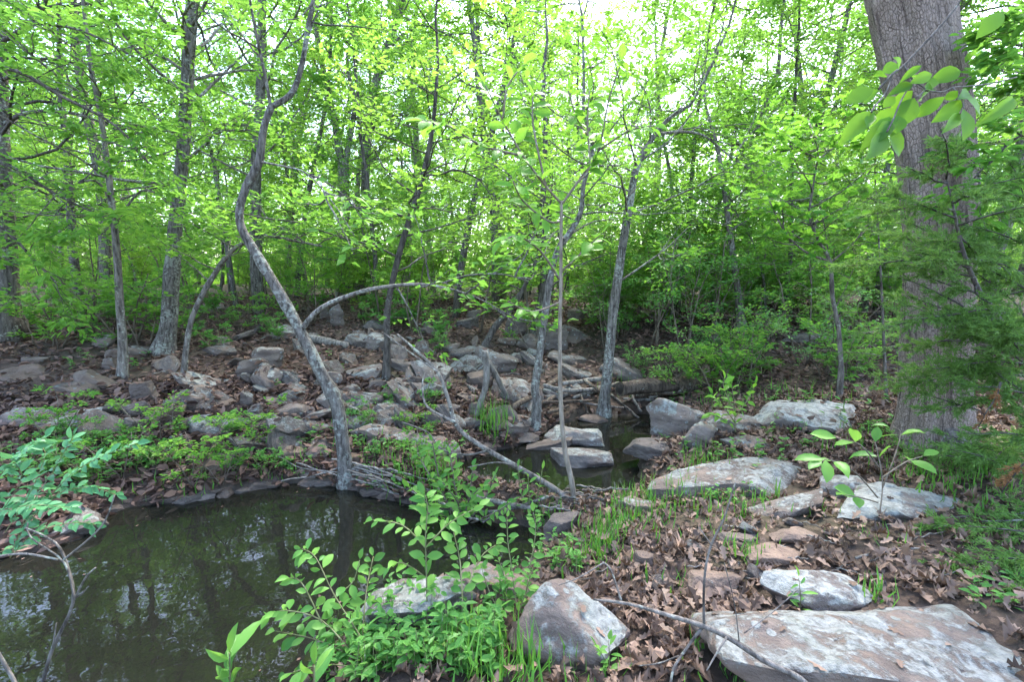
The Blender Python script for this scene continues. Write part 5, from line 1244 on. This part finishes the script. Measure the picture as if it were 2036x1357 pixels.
label_row(tw, 'driftwood twig around the slender sapling foot, %s of them')
tw = []
for i in range(26):
    x0 = rng.uniform(150, 1900); y0 = rng.uniform(700, 900) if x0 < 1100 else rng.uniform(1040, 1190); an = rng.uniform(-1, 1); l = rng.uniform(20, 80)
    tw.append(stick('twig', 'twig', [(x0, y0, 2.5), (x0 + l * .5, y0 + l * .5 * an * .4 - 3, 2.5), (x0 + l, y0 + l * an * .4, 1.8)], .025, rng.choice(['dead', 'bark']), 'twig', 'twigs lying in the litter'))
label_row(tw, 'thin twig lying in the leaf litter, %s of them')

# ------------------------------------------------------------------ cedar at right
def cedar():
    rng = np.random.default_rng(55)
    Y0 = 2.75; base = P(2110, 930, Y0); base[2] = h1(base[0], base[1])
    root = thing('cedar_tree', base, 'young cedar with feathery dark green sprays at the right edge', 'tree')
    tr = [(2110, 930, 20), (2075, 760, 18), (2000, 655, 15), (1945, 575, 12), (1912, 490, 9), (1895, 410, 6), (1880, 350, 3)]
    sp, rd = spine_px(tr, Y0, -.1); sp[0][2] = base[2] - .1
    tb = Tubes(); tb.add(sp, rd, 9, rough=.1); link('trunk', tb.mesh('trunk', M['bark_dark'], origin=base), root)
    br = Tubes(); lv = Leaves(); dead = Leaves()
    def needles(pts, n, out, ln):
        t = rng.random(n); p, tg = along(pts, t)
        sd = nrm(rng.normal(0, 1, (n, 3)))
        a = nrm(tg + sd * .75); l = ln * rng.uniform(.6, 1.3, n)
        out.add(p + sd * .004, a, nrm(rng.normal(0, 1, (n, 3))), l, rng.uniform(.004, .008, n))
    def bough(start, d, length, out=lv, dens=1.0):
        pts = polyline(rng, start, d, length, 8, .09, -.015); br.add(pts, np.linspace(.006, .0015, 9), 5)
        m = int(22 * length / .5 * dens); ts = .12 + .88 * rng.random(m); q, tg = along(pts, ts)
        for i in range(m):
            sd = nrm(np.cross(tg[i], UP + rng.normal(0, .5, 3))) * rng.choice([-1, 1])
            sl = length * rng.uniform(.14, .32) * (1.2 - ts[i] * .7)
            s1 = polyline(rng, q[i], tg[i] * .8 + sd * .8 + rng.normal(0, .15, 3), sl, 4, .12, -.02)
            br.add(s1, [.0014, .0012, .001, .0008, .0006], 3, cap=False)
            needles(s1, int(34 * sl / .1), out, .026)
            for _ in range(int(4 * sl / .1)):
                q2, t2 = along(s1, [rng.random()]); s2 = polyline(rng, q2[0], t2[0] + rng.normal(0, .5, 3), sl * .35, 2, .1, -.02); needles(s2, 10, out, .018)
    # boughs from the stem, across the huge trunk
    ts = np.linspace(.15, .98, 26); q, tg = along(sp, ts)
    for i in range(26):
        az = rng.uniform(0, 6.3); d = np.array([math.cos(az) - .25, .55 * math.sin(az) - .05, rng.uniform(-.25, .35)])
        bough(q[i], d, rng.uniform(.35, .75) * (1.15 - .5 * ts[i]))
    for (x0, y0, x1, y1, dY) in [(2000, 650, 1790, 560, 0), (1990, 640, 1800, 700, .1), (1960, 600, 1770, 480, .1), (2060, 740, 1800, 790, .1), (2050, 730, 1850, 640, -.1), (2080, 780, 1860, 850, 0), (1920, 500, 1770, 430, .2), (2070, 700, 1960, 500, 0), (2080, 640, 1980, 420, .1), (2090, 800, 1900, 760, -.2), (2080, 860, 1880, 900, .2), (2100, 560, 1960, 330, .2), (2100, 480, 1980, 240, .3), (2090, 870, 1940, 850, -.2), (2090, 700, 1900, 560, .15), (2100, 820, 1960, 700, -.25)]:
        a = P(x0, y0, Y0 + dY); b = P(x1, y1, Y0 + dY + rng.uniform(-.2, .3)); bough(a, b - a, np.linalg.norm(b - a), dens=.8)
    for _ in range(13):
        x1 = rng.uniform(1780, 2020); y1 = rng.uniform(400, 880) if x1 > 1850 else rng.uniform(430, 820)
        a = P(x1 + rng.uniform(90, 190), y1 + rng.uniform(-10, 120), Y0 + rng.uniform(-.1, .5)); b = P(x1, y1, Y0 + rng.uniform(-.1, .5)); bough(a, b - a, np.linalg.norm(b - a), dens=.75)
    # low skirts over the litter
    for (x0, y0, x1, y1, Y) in [(2110, 1010, 1850, 930, 2.5), (2110, 1060, 1870, 1040, 2.3), (2110, 1120, 1850, 1080, 2.1), (2110, 1150, 1800, 1190, 1.95), (2110, 1180, 1870, 1230, 1.85), (2110, 1240, 1900, 1290, 1.75), (2110, 1120, 1920, 1150, 1.9), (2110, 960, 1800, 990, 2.9), (2110, 1080, 1900, 1010, 2.2), (2110, 1200, 1930, 1180, 1.85)]:
        a = P(x0, y0, Y); b = P(x1, y1, Y + .1); b[2] = max(b[2], h1(b[0], b[1]) + .03); a[2] = max(a[2], h1(a[0], a[1]) + .05); bough(a, b - a, np.linalg.norm(b - a))
    for (x0, y0, x1, y1, Y) in [(1990, 760, 1965, 860, 2.5), (2060, 900, 1985, 980, 2.3)]:
        a = P(x0, y0, Y); b = P(x1, y1, Y); bough(a, b - a, np.linalg.norm(b - a), dead, .7)
    tag(link('branch', br.mesh('branch', M['bark_dark'], origin=base), root), kind='stuff')
    tag(link('foliage', lv.mesh('foliage', M['cedar'], 'needle', rng, origin=base), root), kind='stuff')
    tag(link('dead_foliage', dead.mesh('dead_foliage', M['cedar_dead'], 'needle', rng, origin=base), root), 'rust brown dead cedar sprays', kind='stuff')
    # a second, looser cedar further back, left of the huge trunk
    base2 = P(1765, 800, 4.4); base2[2] = h1(base2[0], base2[1]); root2 = thing('cedar_tree', base2, 'loose young cedar behind the huge trunk on its left', 'tree')
    tr = [(1765, 830, 8), (1758, 700, 7), (1752, 560, 5), (1745, 440, 3), (1742, 380, 2)]
    sp, rd = spine_px(tr, 4.4); sp[0][2] = base2[2] - .05; tb = Tubes(); tb.add(sp, rd, 7); link('trunk', tb.mesh('trunk', M['bark'], origin=base2), root2)
    br = Tubes(); lv = Leaves(); ts = np.linspace(.2, 1, 26); q, tg = along(sp, ts)
    for i in range(26):
        az = i * 2.4; bough2 = polyline(rng, q[i], (math.cos(az), math.sin(az), rng.uniform(-.2, .3)), rng.uniform(.4, .8) * (1.2 - .7 * ts[i]), 6, .1, -.02); br.add(bough2, np.linspace(.005, .001, 7), 4)
        for j in range(14):
            q2, t2 = along(bough2, [rng.random()]); s2 = polyline(rng, q2[0], t2[0] + rng.normal(0, .6, 3), .14, 3, .1, -.02); needles(s2, 26, lv, .03)
    tag(link('branch', br.mesh('branch', M['bark'], origin=base2), root2), kind='stuff')
    tag(link('foliage', lv.mesh('foliage', M['cedar'], 'needle', rng, origin=base2), root2), kind='stuff')
cedar()
# leafy bough hanging in from the upper right, and one from the upper left
def bough_px(name, label, traces, Y, seed, m, L, bark='bark_dark', nleaf=12, ll=.5, base=None):
    rng = np.random.default_rng(seed); b = P(*traces[0][0][0][:2], Y); root = thing(name, b, label, 'bough'); br = Tubes(); lv = Leaves()
    for tr, dy, y_ in traces:
        sp, rd = spine_px(tr, Y + y_, dy); one = Tubes(); one.add(sp, rd, 7, rough=.1); link('branch', one.mesh('branch', M[bark], origin=b), root)
        m_ = int(np.linalg.norm(np.diff(sp, axis=0), axis=1).sum() * 7) + 3; q, tg = along(sp, .15 + .85 * rng.random(m_))
        for i in range(m_):
            limb(rng, br, lv, q[i], tg[i] * .7 + rng.normal(0, .6, 3), ll * rng.uniform(.5, 1.2), .005, 4, nleaf, .12, L, .55, up=.0)
    tag(link('twig', br.mesh('twig', M[bark], origin=b), root), kind='stuff')
    tag(link('foliage', lv.mesh('foliage', M[m], 'oval', rng, origin=b), root), kind='stuff')
bough_px('overhanging_bough', 'leafy bough hanging in at the upper right corner', [([(2180, -60, 10), (2120, 20, 8), (2070, 60, 6), (2035, 90, 4)], .1, 0), ([(2180, 120, 9), (2110, 140, 7), (2050, 150, 5)], .2, .2), ([(2120, 300, 8), (2030, 270, 7), (1960, 330, 5), (1940, 350, 3)], 0, .1), ([(2180, 30, 8), (2090, 60, 6), (2030, 40, 4)], .3, .4)], 3.0, 61, 'leaf_mid', .075, ll=.32)
bough_px('drooping_bough', 'dense green bough drooping in from the upper left edge', [([(-100, 120, 14), (30, 140, 12), (120, 190, 9), (230, 250, 6), (300, 330, 4)], .3, 0), ([(-100, 300, 12), (20, 330, 10), (100, 380, 7), (180, 420, 4)], .2, .2), ([(-100, 0, 12), (40, 40, 9), (160, 60, 6), (280, 120, 4)], .3, .3), ([(-100, 420, 12), (0, 450, 9), (70, 520, 6), (110, 560, 4)], .2, .1)], 4.2, 62, 'leaf_mid', .07, ll=.6)
